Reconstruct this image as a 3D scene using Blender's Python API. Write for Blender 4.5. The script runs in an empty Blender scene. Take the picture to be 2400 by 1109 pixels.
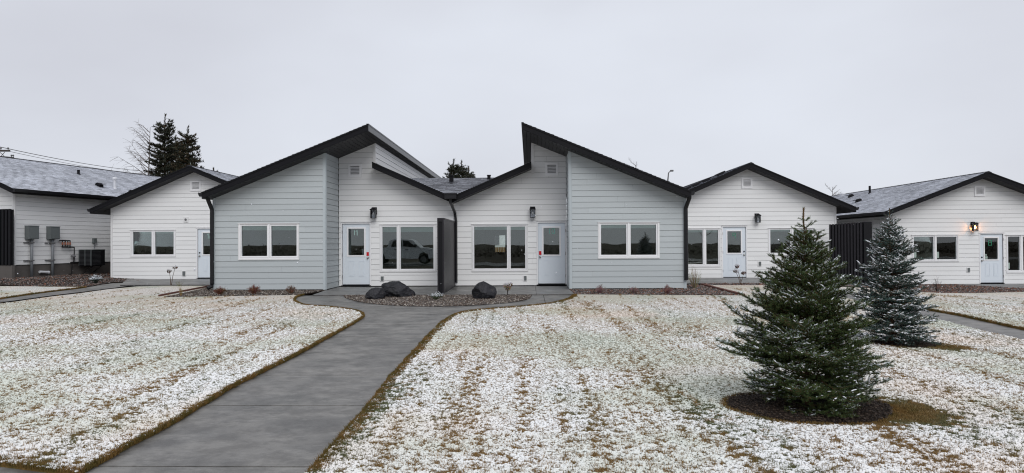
import bpy, bmesh, math, random
import numpy as np
from mathutils import Vector, Matrix, noise as mnoise
from mathutils.geometry import tessellate_polygon

random.seed(7)
SC = bpy.context.scene
COL = SC.collection

# ---------------------------------------------------------------- camera
FPX = 1660.0                       # focal length in photograph pixels (2400 wide)
CAM = Vector((0.0, 0.0, 1.6))
yaw = math.atan(40 / FPX); pit = math.atan(15.5 / FPX); roll = 0.0052
fwd = Vector((-math.sin(yaw) * math.cos(pit), math.cos(yaw) * math.cos(pit), math.sin(pit)))
r0 = Vector((math.cos(yaw), math.sin(yaw), 0)); u0_ = r0.cross(fwd)
RIGHT = r0 * math.cos(roll) - u0_ * math.sin(roll)
UP = u0_ * math.cos(roll) + r0 * math.sin(roll)
cd = bpy.data.cameras.new('camera'); cam = bpy.data.objects.new('camera', cd); COL.objects.link(cam)
cam.matrix_world = Matrix(((RIGHT.x, UP.x, -fwd.x, CAM.x), (RIGHT.y, UP.y, -fwd.y, CAM.y),
                           (RIGHT.z, UP.z, -fwd.z, CAM.z), (0, 0, 0, 1)))
cd.sensor_width = 36; cd.lens = 36 * FPX / 2400; cd.clip_start = 0.05; cd.clip_end = 3000
SC.camera = cam

# ---------------------------------------------------------------- world: overcast daylight
SUN_EL, SUN_AZ = 42.0, 164.0       # azimuth measured so that the light comes from behind the camera
w = bpy.data.worlds.new('World'); SC.world = w; w.use_nodes = True
nt = w.node_tree; nt.nodes.clear()
sky = nt.nodes.new('ShaderNodeTexSky'); sky.sky_type = 'NISHITA'; sky.sun_disc = False
sky.sun_elevation = math.radians(SUN_EL); sky.sun_rotation = math.radians(SUN_AZ)
bg1 = nt.nodes.new('ShaderNodeBackground'); bg1.inputs['Strength'].default_value = 0.10
nt.links.new(sky.outputs[0], bg1.inputs['Color'])
tc = nt.nodes.new('ShaderNodeTexCoord'); mp = nt.nodes.new('ShaderNodeMapping'); mp.inputs['Scale'].default_value = (1.2, 1.2, 2.6)
nt.links.new(tc.outputs['Generated'], mp.inputs['Vector'])
cn = nt.nodes.new('ShaderNodeTexNoise'); cn.inputs['Scale'].default_value = 1.1; cn.inputs['Detail'].default_value = 5; cn.inputs['Roughness'].default_value = 0.45
nt.links.new(mp.outputs[0], cn.inputs['Vector'])
cr = nt.nodes.new('ShaderNodeValToRGB')
cr.color_ramp.elements[0].position = 0.30; cr.color_ramp.elements[0].color = (0.590, 0.596, 0.655, 1)
cr.color_ramp.elements[1].position = 0.72; cr.color_ramp.elements[1].color = (0.785, 0.818, 0.892, 1)
nt.links.new(cn.outputs['Fac'], cr.inputs['Fac'])
bg2 = nt.nodes.new('ShaderNodeBackground'); bg2.inputs['Strength'].default_value = 1.0
nt.links.new(cr.outputs[0], bg2.inputs['Color'])
mx = nt.nodes.new('ShaderNodeMixShader'); mx.inputs[0].default_value = 0.95
nt.links.new(bg1.outputs[0], mx.inputs[1]); nt.links.new(bg2.outputs[0], mx.inputs[2])
out = nt.nodes.new('ShaderNodeOutputWorld'); nt.links.new(mx.outputs[0], out.inputs[0])

sd = bpy.data.lights.new('sun', 'SUN'); sd.energy = 1.5; sd.angle = math.radians(40); sd.color = (1.0, 0.985, 0.96)
sun = bpy.data.objects.new('sun', sd); COL.objects.link(sun)
az = math.radians(SUN_AZ)
sdir = Vector((math.sin(az) * math.cos(math.radians(SUN_EL)), math.cos(az) * math.cos(math.radians(SUN_EL)), math.sin(math.radians(SUN_EL))))
sun.rotation_euler = sdir.to_track_quat('Z', 'Y').to_euler()
SC.view_settings.view_transform = 'Standard'; SC.view_settings.look = 'None'
SC.view_settings.exposure = 0.0; SC.view_settings.gamma = 1.0; SC.view_settings.use_curve_mapping = False
SC.cycles.max_bounces = 8; SC.cycles.transparent_max_bounces = 12
SC.cycles.use_denoising = True; SC.cycles.denoising_prefilter = 'NONE'; SC.cycles.pixel_filter_type = 'BLACKMAN_HARRIS'; SC.cycles.filter_width = 1.15; SC.cycles.sample_clamp_indirect = 4.0

# ---------------------------------------------------------------- measuring helpers
def ray(px, py):
    return RIGHT * ((px - 1200) / FPX) + UP * ((554.5 - py) / FPX) + fwd
def PY(px, py, Y):                  # point on the vertical plane y = Y
    d = ray(px, py); return CAM + d * (Y / d.y)
def PP(px, py, O, N):               # point on any plane
    d = ray(px, py); return CAM + d * ((Vector(O) - CAM).dot(N) / d.dot(N))
def sstep(a, b, x):
    t = max(0.0, min(1.0, (x - a) / (b - a))); return t * t * (3 - 2 * t)
def g(x, y):
    H = 1.59 - 0.0085 * (min(max(y, 4.5), 26) - 4.5)
    H += 0.33 * sstep(9, 15, x) * sstep(11, 24, y) - 0.17 * sstep(15.5, 19.5, -x) * sstep(12, 26, y)
    return 1.6 - H
def G(px, py, dz=0.0):
    d = ray(px, py); z = 0.05
    for _ in range(12):
        p = CAM + d * ((z - CAM.z) / d.z); z = g(p.x, p.y) + dz
    return (p.x, p.y)

# ---------------------------------------------------------------- object helpers
ORG = {}
def thing(name, label, cat, loc, group=None, rz=0):
    o = bpy.data.objects.new(name, None); COL.objects.link(o); o.location = loc; o.rotation_euler = (0, 0, rz)
    o.empty_display_size = 0.2
    o['label'] = label; o['category'] = cat
    if group: o['group'] = group
    ORG[o.name] = Vector(loc); return o
def mesh(name, vs, fs, mat, parent=None, smooth=False, kind=None, local=False, uvs=None):
    """One mesh object. Vertices in world space unless local=True."""
    off = ORG.get(parent.name, Vector((0, 0, 0))) if (parent is not None and not local) else Vector((0, 0, 0))
    me = bpy.data.meshes.new(name)
    if off.length > 0: vs = [(v[0] - off.x, v[1] - off.y, v[2] - off.z) for v in vs]
    me.from_pydata([tuple(v) for v in vs], [], fs); me.update()
    if mat is not None: me.materials.append(mat)
    if smooth:
        for p in me.polygons: p.use_smooth = True
    if uvs is not None:
        l = me.uv_layers.new(name='UVMap'); l.data.foreach_set('uv', np.array(uvs, dtype=np.float32).ravel())
    o = bpy.data.objects.new(name, me); COL.objects.link(o)
    if parent is not None: o.parent = parent
    ORG[o.name] = ORG.get(parent.name, Vector((0, 0, 0))) if parent is not None else Vector((0, 0, 0))
    if kind: o['kind'] = kind
    return o
def tag(o, label=None, cat=None, group=None, kind=None):
    if label: o['label'] = label
    if cat: o['category'] = cat
    if group: o['group'] = group
    if kind: o['kind'] = kind
    return o
def dup(root, loc, label, group=None, rz=None):
    r = root.copy(); COL.objects.link(r); r.location = loc; r['label'] = label
    if rz is not None: r.rotation_euler = (0, 0, rz)
    ORG[r.name] = Vector(loc)
    for ch in list(root.children):
        c = ch.copy(); COL.objects.link(c); c.parent = r
        for gch in list(ch.children):
            d = gch.copy(); COL.objects.link(d); d.parent = c
    return r
class MB:
    """collects shapes into one mesh"""
    def __init__(s): s.v = []; s.f = []
    def add(s, vs, fs):
        n = len(s.v); s.v += [tuple(v) for v in vs]; s.f += [tuple(i + n for i in f) for f in fs]; return s
    def box(s, a, b):
        x0, y0, z0 = a; x1, y1, z1 = b
        return s.add([(x0, y0, z0), (x1, y0, z0), (x1, y1, z0), (x0, y1, z0), (x0, y0, z1), (x1, y0, z1), (x1, y1, z1), (x0, y1, z1)],
                     [(0, 3, 2, 1), (4, 5, 6, 7), (0, 1, 5, 4), (1, 2, 6, 5), (2, 3, 7, 6), (3, 0, 4, 7)])
    def tube(s, pts, rad, n=8, cap=True):
        pts = [Vector(p) for p in pts]; rs = rad if isinstance(rad, (list, tuple)) else [rad] * len(pts)
        vs = []; fs = []
        for i, p in enumerate(pts):
            t = (pts[min(i + 1, len(pts) - 1)] - pts[max(i - 1, 0)]).normalized()
            a = t.cross(Vector((0, 0, 1)) if abs(t.z) < 0.9 else Vector((1, 0, 0))).normalized(); b = t.cross(a)
            for k in range(n):
                an = 2 * math.pi * k / n; vs.append(p + (a * math.cos(an) + b * math.sin(an)) * rs[i])
        for i in range(len(pts) - 1):
            for k in range(n):
                fs.append((i * n + k, i * n + (k + 1) % n, (i + 1) * n + (k + 1) % n, (i + 1) * n + k))
        if cap: fs += [tuple(range(n - 1, -1, -1)), tuple((len(pts) - 1) * n + k for k in range(n))]
        return s.add(vs, fs)
    def lathe(s, c, prof, n=16):
        c = Vector(c); vs = []; fs = []
        for (r, z) in prof:
            for k in range(n): vs.append((c.x + r * math.cos(2 * math.pi * k / n), c.y + r * math.sin(2 * math.pi * k / n), c.z + z))
        for i in range(len(prof) - 1):
            for k in range(n): fs.append((i * n + k, i * n + (k + 1) % n, (i + 1) * n + (k + 1) % n, (i + 1) * n + k))
        fs.append(tuple((len(prof) - 1) * n + k for k in range(n)))
        return s.add(vs, fs)
    def prism(s, poly, fn):
        """poly: 2D outline; fn(p, k) -> 3D point for k = 0 / 1 (near and far face)"""
        n = len(poly); vs = [fn(p, 0) for p in poly] + [fn(p, 1) for p in poly]
        fs = [tuple(range(n)), tuple(range(2 * n - 1, n - 1, -1))] + [(i, i + n, (i + 1) % n + n, (i + 1) % n) for i in range(n)]
        return s.add(vs, fs)
    def build(s, name, mat, parent=None, **k): return mesh(name, s.v, s.f, mat, parent, **k)

# ---------------------------------------------------------------- materials
class NT:
    def __init__(s, name):
        s.m = bpy.data.materials.new(name); s.m.use_nodes = True; s.t = s.m.node_tree; s.t.nodes.clear()
        s.out = s.t.nodes.new('ShaderNodeOutputMaterial')
    def n(s, typ, **kw):
        nd = s.t.nodes.new(typ)
        for k, v in kw.items(): setattr(nd, k, v)
        return nd
    def set(s, sock, v):
        if isinstance(v, bpy.types.NodeSocket): s.t.links.new(v, sock)
        elif isinstance(v, (tuple, list)) and len(v) == 3 and sock.type == 'RGBA': sock.default_value = (*v, 1)
        else: sock.default_value = v
    def math(s, op, a, b=0.0, c=None, clamp=False):
        nd = s.n('ShaderNodeMath', operation=op, use_clamp=clamp); s.set(nd.inputs[0], a); s.set(nd.inputs[1], b)
        if c is not None: s.set(nd.inputs[2], c)
        return nd.outputs[0]
    def pos(s): return s.n('ShaderNodeNewGeometry').outputs['Position']
    def obj(s): return s.n('ShaderNodeTexCoord').outputs['Object']
    def vmath(s, op, a, b):
        nd = s.n('ShaderNodeVectorMath', operation=op); s.set(nd.inputs[0], a); nd.inputs[1].default_value = b; return nd.outputs[0]
    def noise(s, vec, scale, detail=3, rough=0.55, sc=(1, 1, 1), loc=(0, 0, 0), col=False):
        v = s.vmath('ADD', s.vmath('MULTIPLY', vec, sc), loc)
        nd = s.n('ShaderNodeTexNoise'); s.set(nd.inputs['Vector'], v); nd.inputs['Scale'].default_value = scale
        nd.inputs['Detail'].default_value = detail; nd.inputs['Roughness'].default_value = rough
        return nd.outputs['Color' if col else 'Fac']
    def ramp(s, fac, a, b, lo=0.0, hi=1.0):
        nd = s.n('ShaderNodeMapRange', interpolation_type='SMOOTHSTEP'); s.set(nd.inputs['Value'], fac)
        nd.inputs['From Min'].default_value = a; nd.inputs['From Max'].default_value = b
        nd.inputs['To Min'].default_value = lo; nd.inputs['To Max'].default_value = hi; return nd.outputs[0]
    def mix(s, fac, a, b, mode='MIX'):
        nd = s.n('ShaderNodeMix', data_type='RGBA', blend_type=mode); s.set(nd.inputs[0], fac); s.set(nd.inputs[6], a); s.set(nd.inputs[7], b); return nd.outputs[2]
    def bump(s, h, dist=0.01, strength=1.0):
        nd = s.n('ShaderNodeBump'); s.set(nd.inputs['Height'], h); nd.inputs['Distance'].default_value = dist; nd.inputs['Strength'].default_value = strength; return nd.outputs[0]
    def bsdf(s, col, rough=0.7, spec=0.4, normal=None, metal=0.0, **kw):
        nd = s.n('ShaderNodeBsdfPrincipled'); s.set(nd.inputs['Base Color'], col); s.set(nd.inputs['Roughness'], rough)
        s.set(nd.inputs['Specular IOR Level'], spec); nd.inputs['Metallic'].default_value = metal
        if normal is not None: s.set(nd.inputs['Normal'], normal)
        for k, v in kw.items(): s.set(nd.inputs[k], v)
        s.t.links.new(nd.outputs[0], s.out.inputs[0]); return nd

class GT(NT):
    """the same helpers on a geometry node tree"""
    def __init__(s, tree): s.t = tree
    def pos(s): return s.n('GeometryNodeInputPosition').outputs[0]
def simple(name, col, rough=0.6, spec=0.4, var=0.06, scale=6.0, metal=0.0, bump=0.0, bscale=60):
    t = NT(name); p = t.obj()
    f = t.noise(p, scale, 4)
    f2 = t.math('ADD', t.math('MULTIPLY', f, 2 * var), 1 - var)
    c = t.mix(1.0, col, t.n('ShaderNodeCombineXYZ').outputs[0], 'MULTIPLY') if False else None
    hs = t.n('ShaderNodeHueSaturation'); hs.inputs['Color'].default_value = (*col, 1); t.set(hs.inputs['Value'], f2)
    nrm = t.bump(t.noise(p, bscale, 3), bump) if bump else None
    t.bsdf(hs.outputs[0], rough, spec, nrm, metal); return t.m
def paint_board(name, col):
    """factory painted fibre cement: faint tone change from board to board, faint wood grain, a little dirt"""
    t = NT(name); p = t.pos()
    rnd = t.n('ShaderNodeObjectInfo').outputs['Random']
    grain = t.noise(p, 9, 4, 0.6, (1, 1, 14)); dirt = t.noise(p, 0.9, 5, 0.6)
    v = t.math('ADD', t.math('MULTIPLY', rnd, 0.05), 0.955)
    v = t.math('ADD', v, t.math('MULTIPLY', t.math('SUBTRACT', grain, 0.5), 0.05))
    v = t.math('ADD', v, t.math('MULTIPLY', t.math('SUBTRACT', dirt, 0.5), 0.09))
    hs = t.n('ShaderNodeHueSaturation'); hs.inputs['Color'].default_value = (*col, 1); t.set(hs.inputs['Value'], v)
    t.bsdf(hs.outputs[0], 0.5, 0.35, t.bump(t.noise(p, 30, 4, 0.6, (1, 1, 10)), 0.0012)); return t.m
M = {}
M['white_siding'] = paint_board('white_siding', (0.805, 0.808, 0.806))
M['grey_siding'] = paint_board('grey_siding', (0.470, 0.508, 0.520))
M['white_trim'] = simple('white_trim', (0.83, 0.83, 0.84), 0.35, 0.5, 0.02)
M['casing'] = simple('casing', (0.74, 0.74, 0.74), 0.45, 0.4, 0.02)
M['grey_trim'] = simple('grey_trim', (0.47, 0.52, 0.54), 0.45, 0.4, 0.02)
M['door'] = simple('door_paint', (0.69, 0.745, 0.80), 0.45, 0.4, 0.015)
M['black_metal'] = simple('black_metal', (0.0075, 0.0075, 0.0095), 0.55, 0.16, 0.2)
M['black_gloss'] = simple('black_gloss_metal', (0.010, 0.010, 0.012), 0.32, 0.35, 0.2)
M['soffit'] = simple('soffit_metal', (0.017, 0.017, 0.019), 0.5, 0.25, 0.2)
M['shadow_gap'] = simple('dark_backing', (0.02, 0.02, 0.02), 0.9, 0.1)
M['foundation'] = simple('foundation_concrete', (0.115, 0.105, 0.098), 0.9, 0.2, 0.25, 2.5, bump=0.006)
M['interior'] = simple('interior_paint', (0.52, 0.50, 0.41), 0.8, 0.2)
M['interior_floor'] = simple('interior_floor', (0.10, 0.085, 0.07), 0.6, 0.3)
M['blind'] = simple('blind_fabric', (0.78, 0.86, 0.83), 0.8, 0.2)
M['chrome'] = simple('satin_nickel', (0.45, 0.43, 0.40), 0.3, 0.5, 0.03, metal=0.9)
M['red'] = simple('red_card', (0.55, 0.012, 0.02), 0.5, 0.3)
M['tape_pale'] = simple('pale_tape', (0.42, 0.62, 0.56), 0.7, 0.2)
M['tape_teal'] = simple('teal_tape', (0.17, 0.42, 0.35), 0.7, 0.2)
M['tape_green'] = simple('green_tape', (0.04, 0.24, 0.14), 0.7, 0.2)
M['sticker'] = simple('pale_sticker', (0.34, 0.42, 0.38), 0.6, 0.3)
M['grey_box'] = simple('grey_enamel', (0.125, 0.140, 0.142), 0.5, 0.4, 0.06)
M['conduit'] = simple('grey_conduit', (0.17, 0.18, 0.195), 0.5, 0.4, 0.05)
M['black_pipe'] = simple('black_pipe', (0.014, 0.013, 0.013), 0.6, 0.3, 0.2)
M['brass'] = simple('copper_valve', (0.35, 0.13, 0.08), 0.5, 0.4)
M['pvc'] = simple('white_pvc', (0.62, 0.63, 0.66), 0.4, 0.4)
M['snow'] = simple('snow', (0.82, 0.84, 0.88), 0.85, 0.2, 0.04, 30, bump=0.004)
M['wood_edge'] = simple('brown_edging', (0.13, 0.055, 0.042), 0.8, 0.25, 0.3, 5, bump=0.004)
M['steel_dull'] = simple('dull_steel', (0.14, 0.14, 0.145), 0.5, 0.4)
M['timber'] = simple('weathered_timber', (0.07, 0.062, 0.06), 0.85, 0.2, 0.25)
M['screen'] = simple('charcoal_screen_paint', (0.017, 0.0155, 0.019), 0.45, 0.3, 0.10, 3)
M['screen_dark'] = simple('black_screen_paint', (0.008, 0.008, 0.010), 0.5, 0.2, 0.15, 3)

def glass_mat(name, tint=(0.78, 0.84, 0.82), ior=2.05):
    t = NT(name); fr = t.n('ShaderNodeFresnel'); fr.inputs['IOR'].default_value = ior
    tr = t.n('ShaderNodeBsdfTransparent'); tr.inputs[0].default_value = (*tint, 1)
    gl = t.n('ShaderNodeBsdfGlossy'); gl.inputs['Roughness'].default_value = 0.0; gl.inputs['Color'].default_value = (0.92, 0.97, 0.97, 1)
    wob = t.bump(t.noise(t.pos(), 1.3, 1), 0.0012); t.t.links.new(wob, gl.inputs['Normal'])
    mxs = t.n('ShaderNodeMixShader'); t.t.links.new(fr.outputs[0], mxs.inputs[0]); t.t.links.new(tr.outputs[0], mxs.inputs[1]); t.t.links.new(gl.outputs[0], mxs.inputs[2])
    t.t.links.new(mxs.outputs[0], t.out.inputs[0]); return t.m
M['glass'] = glass_mat('window_glass')
M['lamp_glass'] = glass_mat('lantern_glass', (0.92, 0.93, 0.95), 1.5)
def emit(name, col, s):
    t = NT(name); e = t.n('ShaderNodeEmission'); e.inputs[0].default_value = (*col, 1); e.inputs[1].default_value = s
    t.t.links.new(e.outputs[0], t.out.inputs[0]); return t.m
M['bulb_lit'] = emit('lit_bulb', (1.0, 0.38, 0.10), 95)
M['bulb'] = simple('clear_bulb', (0.5, 0.48, 0.45), 0.2, 0.6)

def shingle_mat(name, snow_amt):
    """dark asphalt tabs; thin dusting of snow that gathers on the upper part of each tab (uv.y runs up the tab)"""
    t = NT(name); p = t.pos(); uv = t.n('ShaderNodeUVMap').outputs[0]
    sp = t.n('ShaderNodeSeparateXYZ'); t.set(sp.inputs[0], uv)
    gr = t.noise(p, 160, 2); big = t.noise(p, 1.1, 4, 0.6); mid = t.noise(p, 14, 3)
    base = t.mix(sp.outputs['X'], (0.026, 0.027, 0.032), (0.060, 0.061, 0.070))
    base = t.mix(t.math('MULTIPLY', gr, 0.5), base, (0.09, 0.09, 0.10))
    f = t.math('ADD', t.math('MULTIPLY', sp.outputs['Y'], 0.95), t.math('MULTIPLY', big, 0.75))
    f = t.math('ADD', f, t.math('MULTIPLY', mid, 0.35))
    f = t.math('ADD', f, t.math('MULTIPLY', sp.outputs['X'], 0.12))
    f = t.ramp(f, 1.36 - snow_amt, 1.74 - snow_amt, 0, 0.92)
    c = t.mix(f, base, (0.66, 0.69, 0.76))
    t.bsdf(c, 0.85, 0.25, t.bump(gr, 0.002)); return t.m
M['shingle_snow'] = shingle_mat('snowy_shingles', 0.80)
M['shingle_wet'] = shingle_mat('wet_shingles', 0.38)
M['shingle_plain'] = simple('plain_shingles', (0.035, 0.035, 0.04), 0.9, 0.2, 0.2)

def concrete_mat(name, base, wet=0.5):
    t = NT(name); p = t.pos(); rnd = t.n('ShaderNodeObjectInfo').outputs['Random']
    broom = t.noise(p, 26, 4, 0.6, (0.7, 3.0, 1)); patch = t.noise(p, 1.3, 5, 0.6); stain = t.noise(p, 3.5, 5, 0.7, loc=(4, 2, 0)); fine = t.noise(p, 90, 3)
    v = t.math('ADD', t.math('MULTIPLY', t.math('SUBTRACT', broom, 0.5), 0.34), 1.0)
    v = t.math('MULTIPLY', v, t.ramp(patch, 0.32, 0.68, 0.66, 1.26))
    v = t.math('MULTIPLY', v, t.ramp(stain, 0.38, 0.60, 0.74, 1.10))
    v = t.math('MULTIPLY', v, t.math('ADD', t.math('MULTIPLY', rnd, 0.10), 0.95))
    v = t.math('MULTIPLY', v, t.math('ADD', t.math('MULTIPLY', fine, 0.22), 0.89))
    hs = t.n('ShaderNodeHueSaturation'); hs.inputs['Color'].default_value = (*base, 1); t.set(hs.inputs['Value'], v)
    pale = t.ramp(t.noise(p, 3.2, 8, 0.78, (0.7, 1.3, 1), (9, 1, 0)), 0.47, 0.68, 0, 0.52)
    c = t.mix(pale, hs.outputs[0], (0.30, 0.29, 0.27))
    ro = t.ramp(patch, 0.35, 0.65, 0.42 - 0.12 * wet, 0.72 - 0.2 * wet)
    t.bsdf(c, ro, 0.45, t.bump(t.math('ADD', broom, t.math('MULTIPLY', fine, 0.4)), 0.003)); return t.m
M['concrete'] = concrete_mat('wet_concrete', (0.172, 0.167, 0.157), 0.5)
M['patio'] = concrete_mat('patio_concrete', (0.148, 0.146, 0.142), 0.9)
M['soil'] = simple('dark_soil', (0.020, 0.013, 0.009), 0.95, 0.2, 0.4, 12, bump=0.03, bscale=25)
M['field'] = simple('dry_field', (0.055, 0.045, 0.032), 0.95, 0.1, 0.5, 0.4, bump=0.05, bscale=3)
M['asphalt'] = simple('wet_asphalt', (0.045, 0.045, 0.048), 0.6, 0.4, 0.2, 1.0)

def lawn_mask(t, p):
    """shared by the lawn material and the scatter of snow clods and blades: where snow lies and where the grass shows"""
    big = t.noise(p, 0.42, 3, 0.5, (1, 0.55, 1)); streak = t.noise(p, 1.0, 3, 0.55, (2.9, 0.20, 1), (3, 0, 0))
    cl = t.noise(p, 10.5, 5, 0.62, (0.85, 1.0, 1)); mid = t.noise(p, 38, 3, 0.65)
    sp = t.n('ShaderNodeSeparateXYZ'); t.set(sp.inputs[0], p)
    s = t.math('ADD', t.math('MULTIPLY', cl, 1.0), t.ramp(sp.outputs['Y'], 4.5, 12.0, 0.030, 0.085))
    for v, w_ in ((streak, 0.60), (big, 0.18), (mid, 0.48)): s = t.math('ADD', s, t.math('MULTIPLY', v, w_))
    def patch(cx, cy, rx, ry, amt):
        dx = t.math('DIVIDE', t.math('SUBTRACT', sp.outputs['X'], cx), rx); dy = t.math('DIVIDE', t.math('SUBTRACT', sp.outputs['Y'], cy), ry)
        d = t.math('SQRT', t.math('ADD', t.math('MULTIPLY', dx, dx), t.math('MULTIPLY', dy, dy)))
        d = t.math('ADD', d, t.math('MULTIPLY', t.math('SUBTRACT', t.noise(p, 5.0, 4, 0.65), 0.5), 2.2))
        return t.ramp(d, 0.30, 1.35, amt * 0.78, 0.0)
    br = None
    for q in PATCHES:
        v = patch(*q); br = v if br is None else t.math('MAXIMUM', br, v)
    s = t.math('SUBTRACT', s, t.math('MULTIPLY', br, 0.8))
    return s, br, big, mid, t.ramp(s, THR, THR + 0.05, 0.0, 1.0)
THR = 1.058
def lawn_nodes(t, mode):
    p = t.vmath('MULTIPLY', t.pos(), (1, 1, 0)); s, br, big, mid, snow = lawn_mask(t, p)
    fine = t.noise(p, 95, 2, 0.6); blade = t.noise(t.pos(), 170, 2, 0.6)
    hue = t.ramp(t.noise(p, 0.55, 3, 0.5, (1.6, 0.5, 1), (7, 3, 0)), 0.34, 0.52); hue = t.math('MAXIMUM', hue, br)
    hue = t.math('MAXIMUM', hue, t.ramp(t.noise(p, 6, 3, loc=(5, 5, 0)), 0.5, 0.6, 0, 0.9))
    tan = t.mix(blade, (0.105, 0.062, 0.022), (0.40, 0.255, 0.105)); grn = t.mix(blade, (0.030, 0.038, 0.015), (0.20, 0.215, 0.105))
    grass = t.mix(hue, grn, tan)
    if mode == 'grass': return grass, s
    warm = t.ramp(t.noise(p, 0.33, 3, 0.5, (1, 0.6, 1), (1, 8, 0)), 0.50, 0.66, 0.0, 0.85)
    white = t.mix(warm, (0.86, 0.87, 0.87), (0.85, 0.77, 0.70))
    pale = t.ramp(t.noise(p, 0.28, 3, 0.55, (1, 1.3, 1), (11, 2, 0)), 0.44, 0.62, 0.0, 0.65)
    white = t.mix(pale, white, (0.60, 0.64, 0.54))
    if mode == 'snow': return t.mix(t.ramp(mid, 0.3, 0.5, 0.25, 0.0), white, t.mix(hue, (0.30, 0.33, 0.24), (0.48, 0.36, 0.22))), s
    # sheet: thin snow with blades and gaps showing through
    vo = t.n('ShaderNodeTexVoronoi', feature='DISTANCE_TO_EDGE'); t.set(vo.inputs['Vector'], p); vo.inputs['Scale'].default_value = 38
    gap = t.ramp(vo.outputs['Distance'], 0.01, 0.09, 0.15, 1.0); thin = t.ramp(t.math('ADD', t.math('MULTIPLY', fine, 0.6), t.math('MULTIPLY', mid, 0.4)), 0.40, 0.56, 0.12, 1.0)
    cover = t.math('MULTIPLY', snow, t.math('MULTIPLY', gap, thin))
    return t.mix(cover, t.mix(0.18, grass, (0.62, 0.64, 0.58)), white), s
# brown patches are placed once the ground positions are known
_b1 = G(2108, 966); _b2 = G(2222, 815); _b3 = G(2060, 915)
PATCHES = [(_b1[0], _b1[1], 0.44, 0.50, 1.0), (_b2[0], _b2[1], 0.26, 0.30, 0.9)]
def lawn_mat():
    t = NT('snowy_lawn'); col, s = lawn_nodes(t, 'sheet'); t.bsdf(col, 0.9, 0.15, t.bump(s, 0.03)); return t.m
def tuft_mat():
    t = NT('grass_blades'); col, s = lawn_nodes(t, 'grass'); t.bsdf(col, 0.85, 0.15); return t.m
def clod_mat():
    t = NT('lawn_snow'); col, s = lawn_nodes(t, 'snow'); t.bsdf(col, 0.9, 0.15); return t.m
def dry_grass_mat():
    t = NT('dry_edge_grass'); p = t.pos()
    c = t.mix(t.noise(p, 60, 2), (0.075, 0.042, 0.012), (0.30, 0.18, 0.060)); c = t.mix(t.ramp(t.noise(p, 5, 3), 0.4, 0.6, 0, 0.6), c, (0.055, 0.060, 0.014))
    t.bsdf(c, 0.85, 0.15); return t.m
M['lawn'] = lawn_mat(); M['tuft'] = tuft_mat(); M['clod'] = clod_mat(); M['edge_grass'] = dry_grass_mat()
def rock_mat():
    t = NT('basalt_rock'); p = t.obj()
    n1 = t.noise(p, 3, 6, 0.65); n2 = t.noise(p, 22, 5, 0.6)
    c = t.mix(t.ramp(n1, 0.4, 0.62), (0.006, 0.0065, 0.009), (0.020, 0.020, 0.025)); c = t.mix(t.ramp(t.noise(p, 4.5, 4, 0.6, loc=(3, 1, 5)), 0.60, 0.70, 0, 0.8), c, (0.085, 0.072, 0.064))
    t.bsdf(c, 0.55, 0.4, t.bump(t.math('ADD', n1, t.math('MULTIPLY', n2, 0.35)), 0.04)); return t.m
M['rock'] = rock_mat()
def colattr(name, rough=0.8, spec=0.2):
    t = NT(name); a = t.n('ShaderNodeVertexColor'); a.layer_name = 'Col'; t.bsdf(a.outputs['Color'], rough, spec); return t.m
M['needles'] = colattr('spruce_needles', 0.65, 0.25); M['pebble'] = colattr('gravel_stone', 0.7, 0.35); M['twigs'] = colattr('plant_twigs', 0.8, 0.2)
M['bark'] = simple('bark', (0.085, 0.050, 0.030), 0.9, 0.1, 0.3, 30)
M['dead_bark'] = simple('dead_bark', (0.16, 0.135, 0.125), 0.9, 0.1, 0.3, 5)
# ================================================================ GROUND
def sheet(name, outline, dz, mat, parent=None, skirt=0.0, step=1.5, kind='structure', skirt_mat=None, flat=True):
    """ground-hugging sheet with the given xy outline, cut on a grid so that it follows the slope, with skirt sides going down"""
    bm = bmesh.new(); vs = [bm.verts.new((x, y, 0)) for x, y in outline]
    for tri in tessellate_polygon([[Vector((x, y, 0)) for x, y in outline]]):
        try: bm.faces.new([vs[i] for i in tri])
        except ValueError: pass
    xs = [p[0] for p in outline]; ys = [p[1] for p in outline]
    for lo, hi, ax in ((min(xs), max(xs), 0), (min(ys), max(ys), 1)):
        k = math.ceil(lo / step) * step
        while k < hi:
            bmesh.ops.bisect_plane(bm, geom=bm.verts[:] + bm.edges[:] + bm.faces[:], plane_co=(k, k, 0), plane_no=(1, 0, 0) if ax == 0 else (0, 1, 0)); k += step
    bmesh.ops.recalc_face_normals(bm, faces=bm.faces)
    for f in bm.faces:
        if f.normal.z < 0: f.normal_flip()
    for v in bm.verts: v.co.z = g(v.co.x, v.co.y) + dz
    if skirt:
        be = [e for e in bm.edges if len(e.link_faces) == 1]
        r = bmesh.ops.extrude_edge_only(bm, edges=be)
        for e in r['geom']:
            if isinstance(e, bmesh.types.BMVert): e.co.z -= skirt
        if skirt_mat:
            for f in r['geom']:
                if isinstance(f, bmesh.types.BMFace): f.material_index = 1
    me = bpy.data.meshes.new(name); bm.to_mesh(me); bm.free(); me.materials.append(mat)
    if skirt_mat: me.materials.append(skirt_mat)
    o = bpy.data.objects.new(name, me); COL.objects.link(o)
    if parent is not None: o.parent = parent; 
    if kind: o['kind'] = kind
    return o
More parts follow.
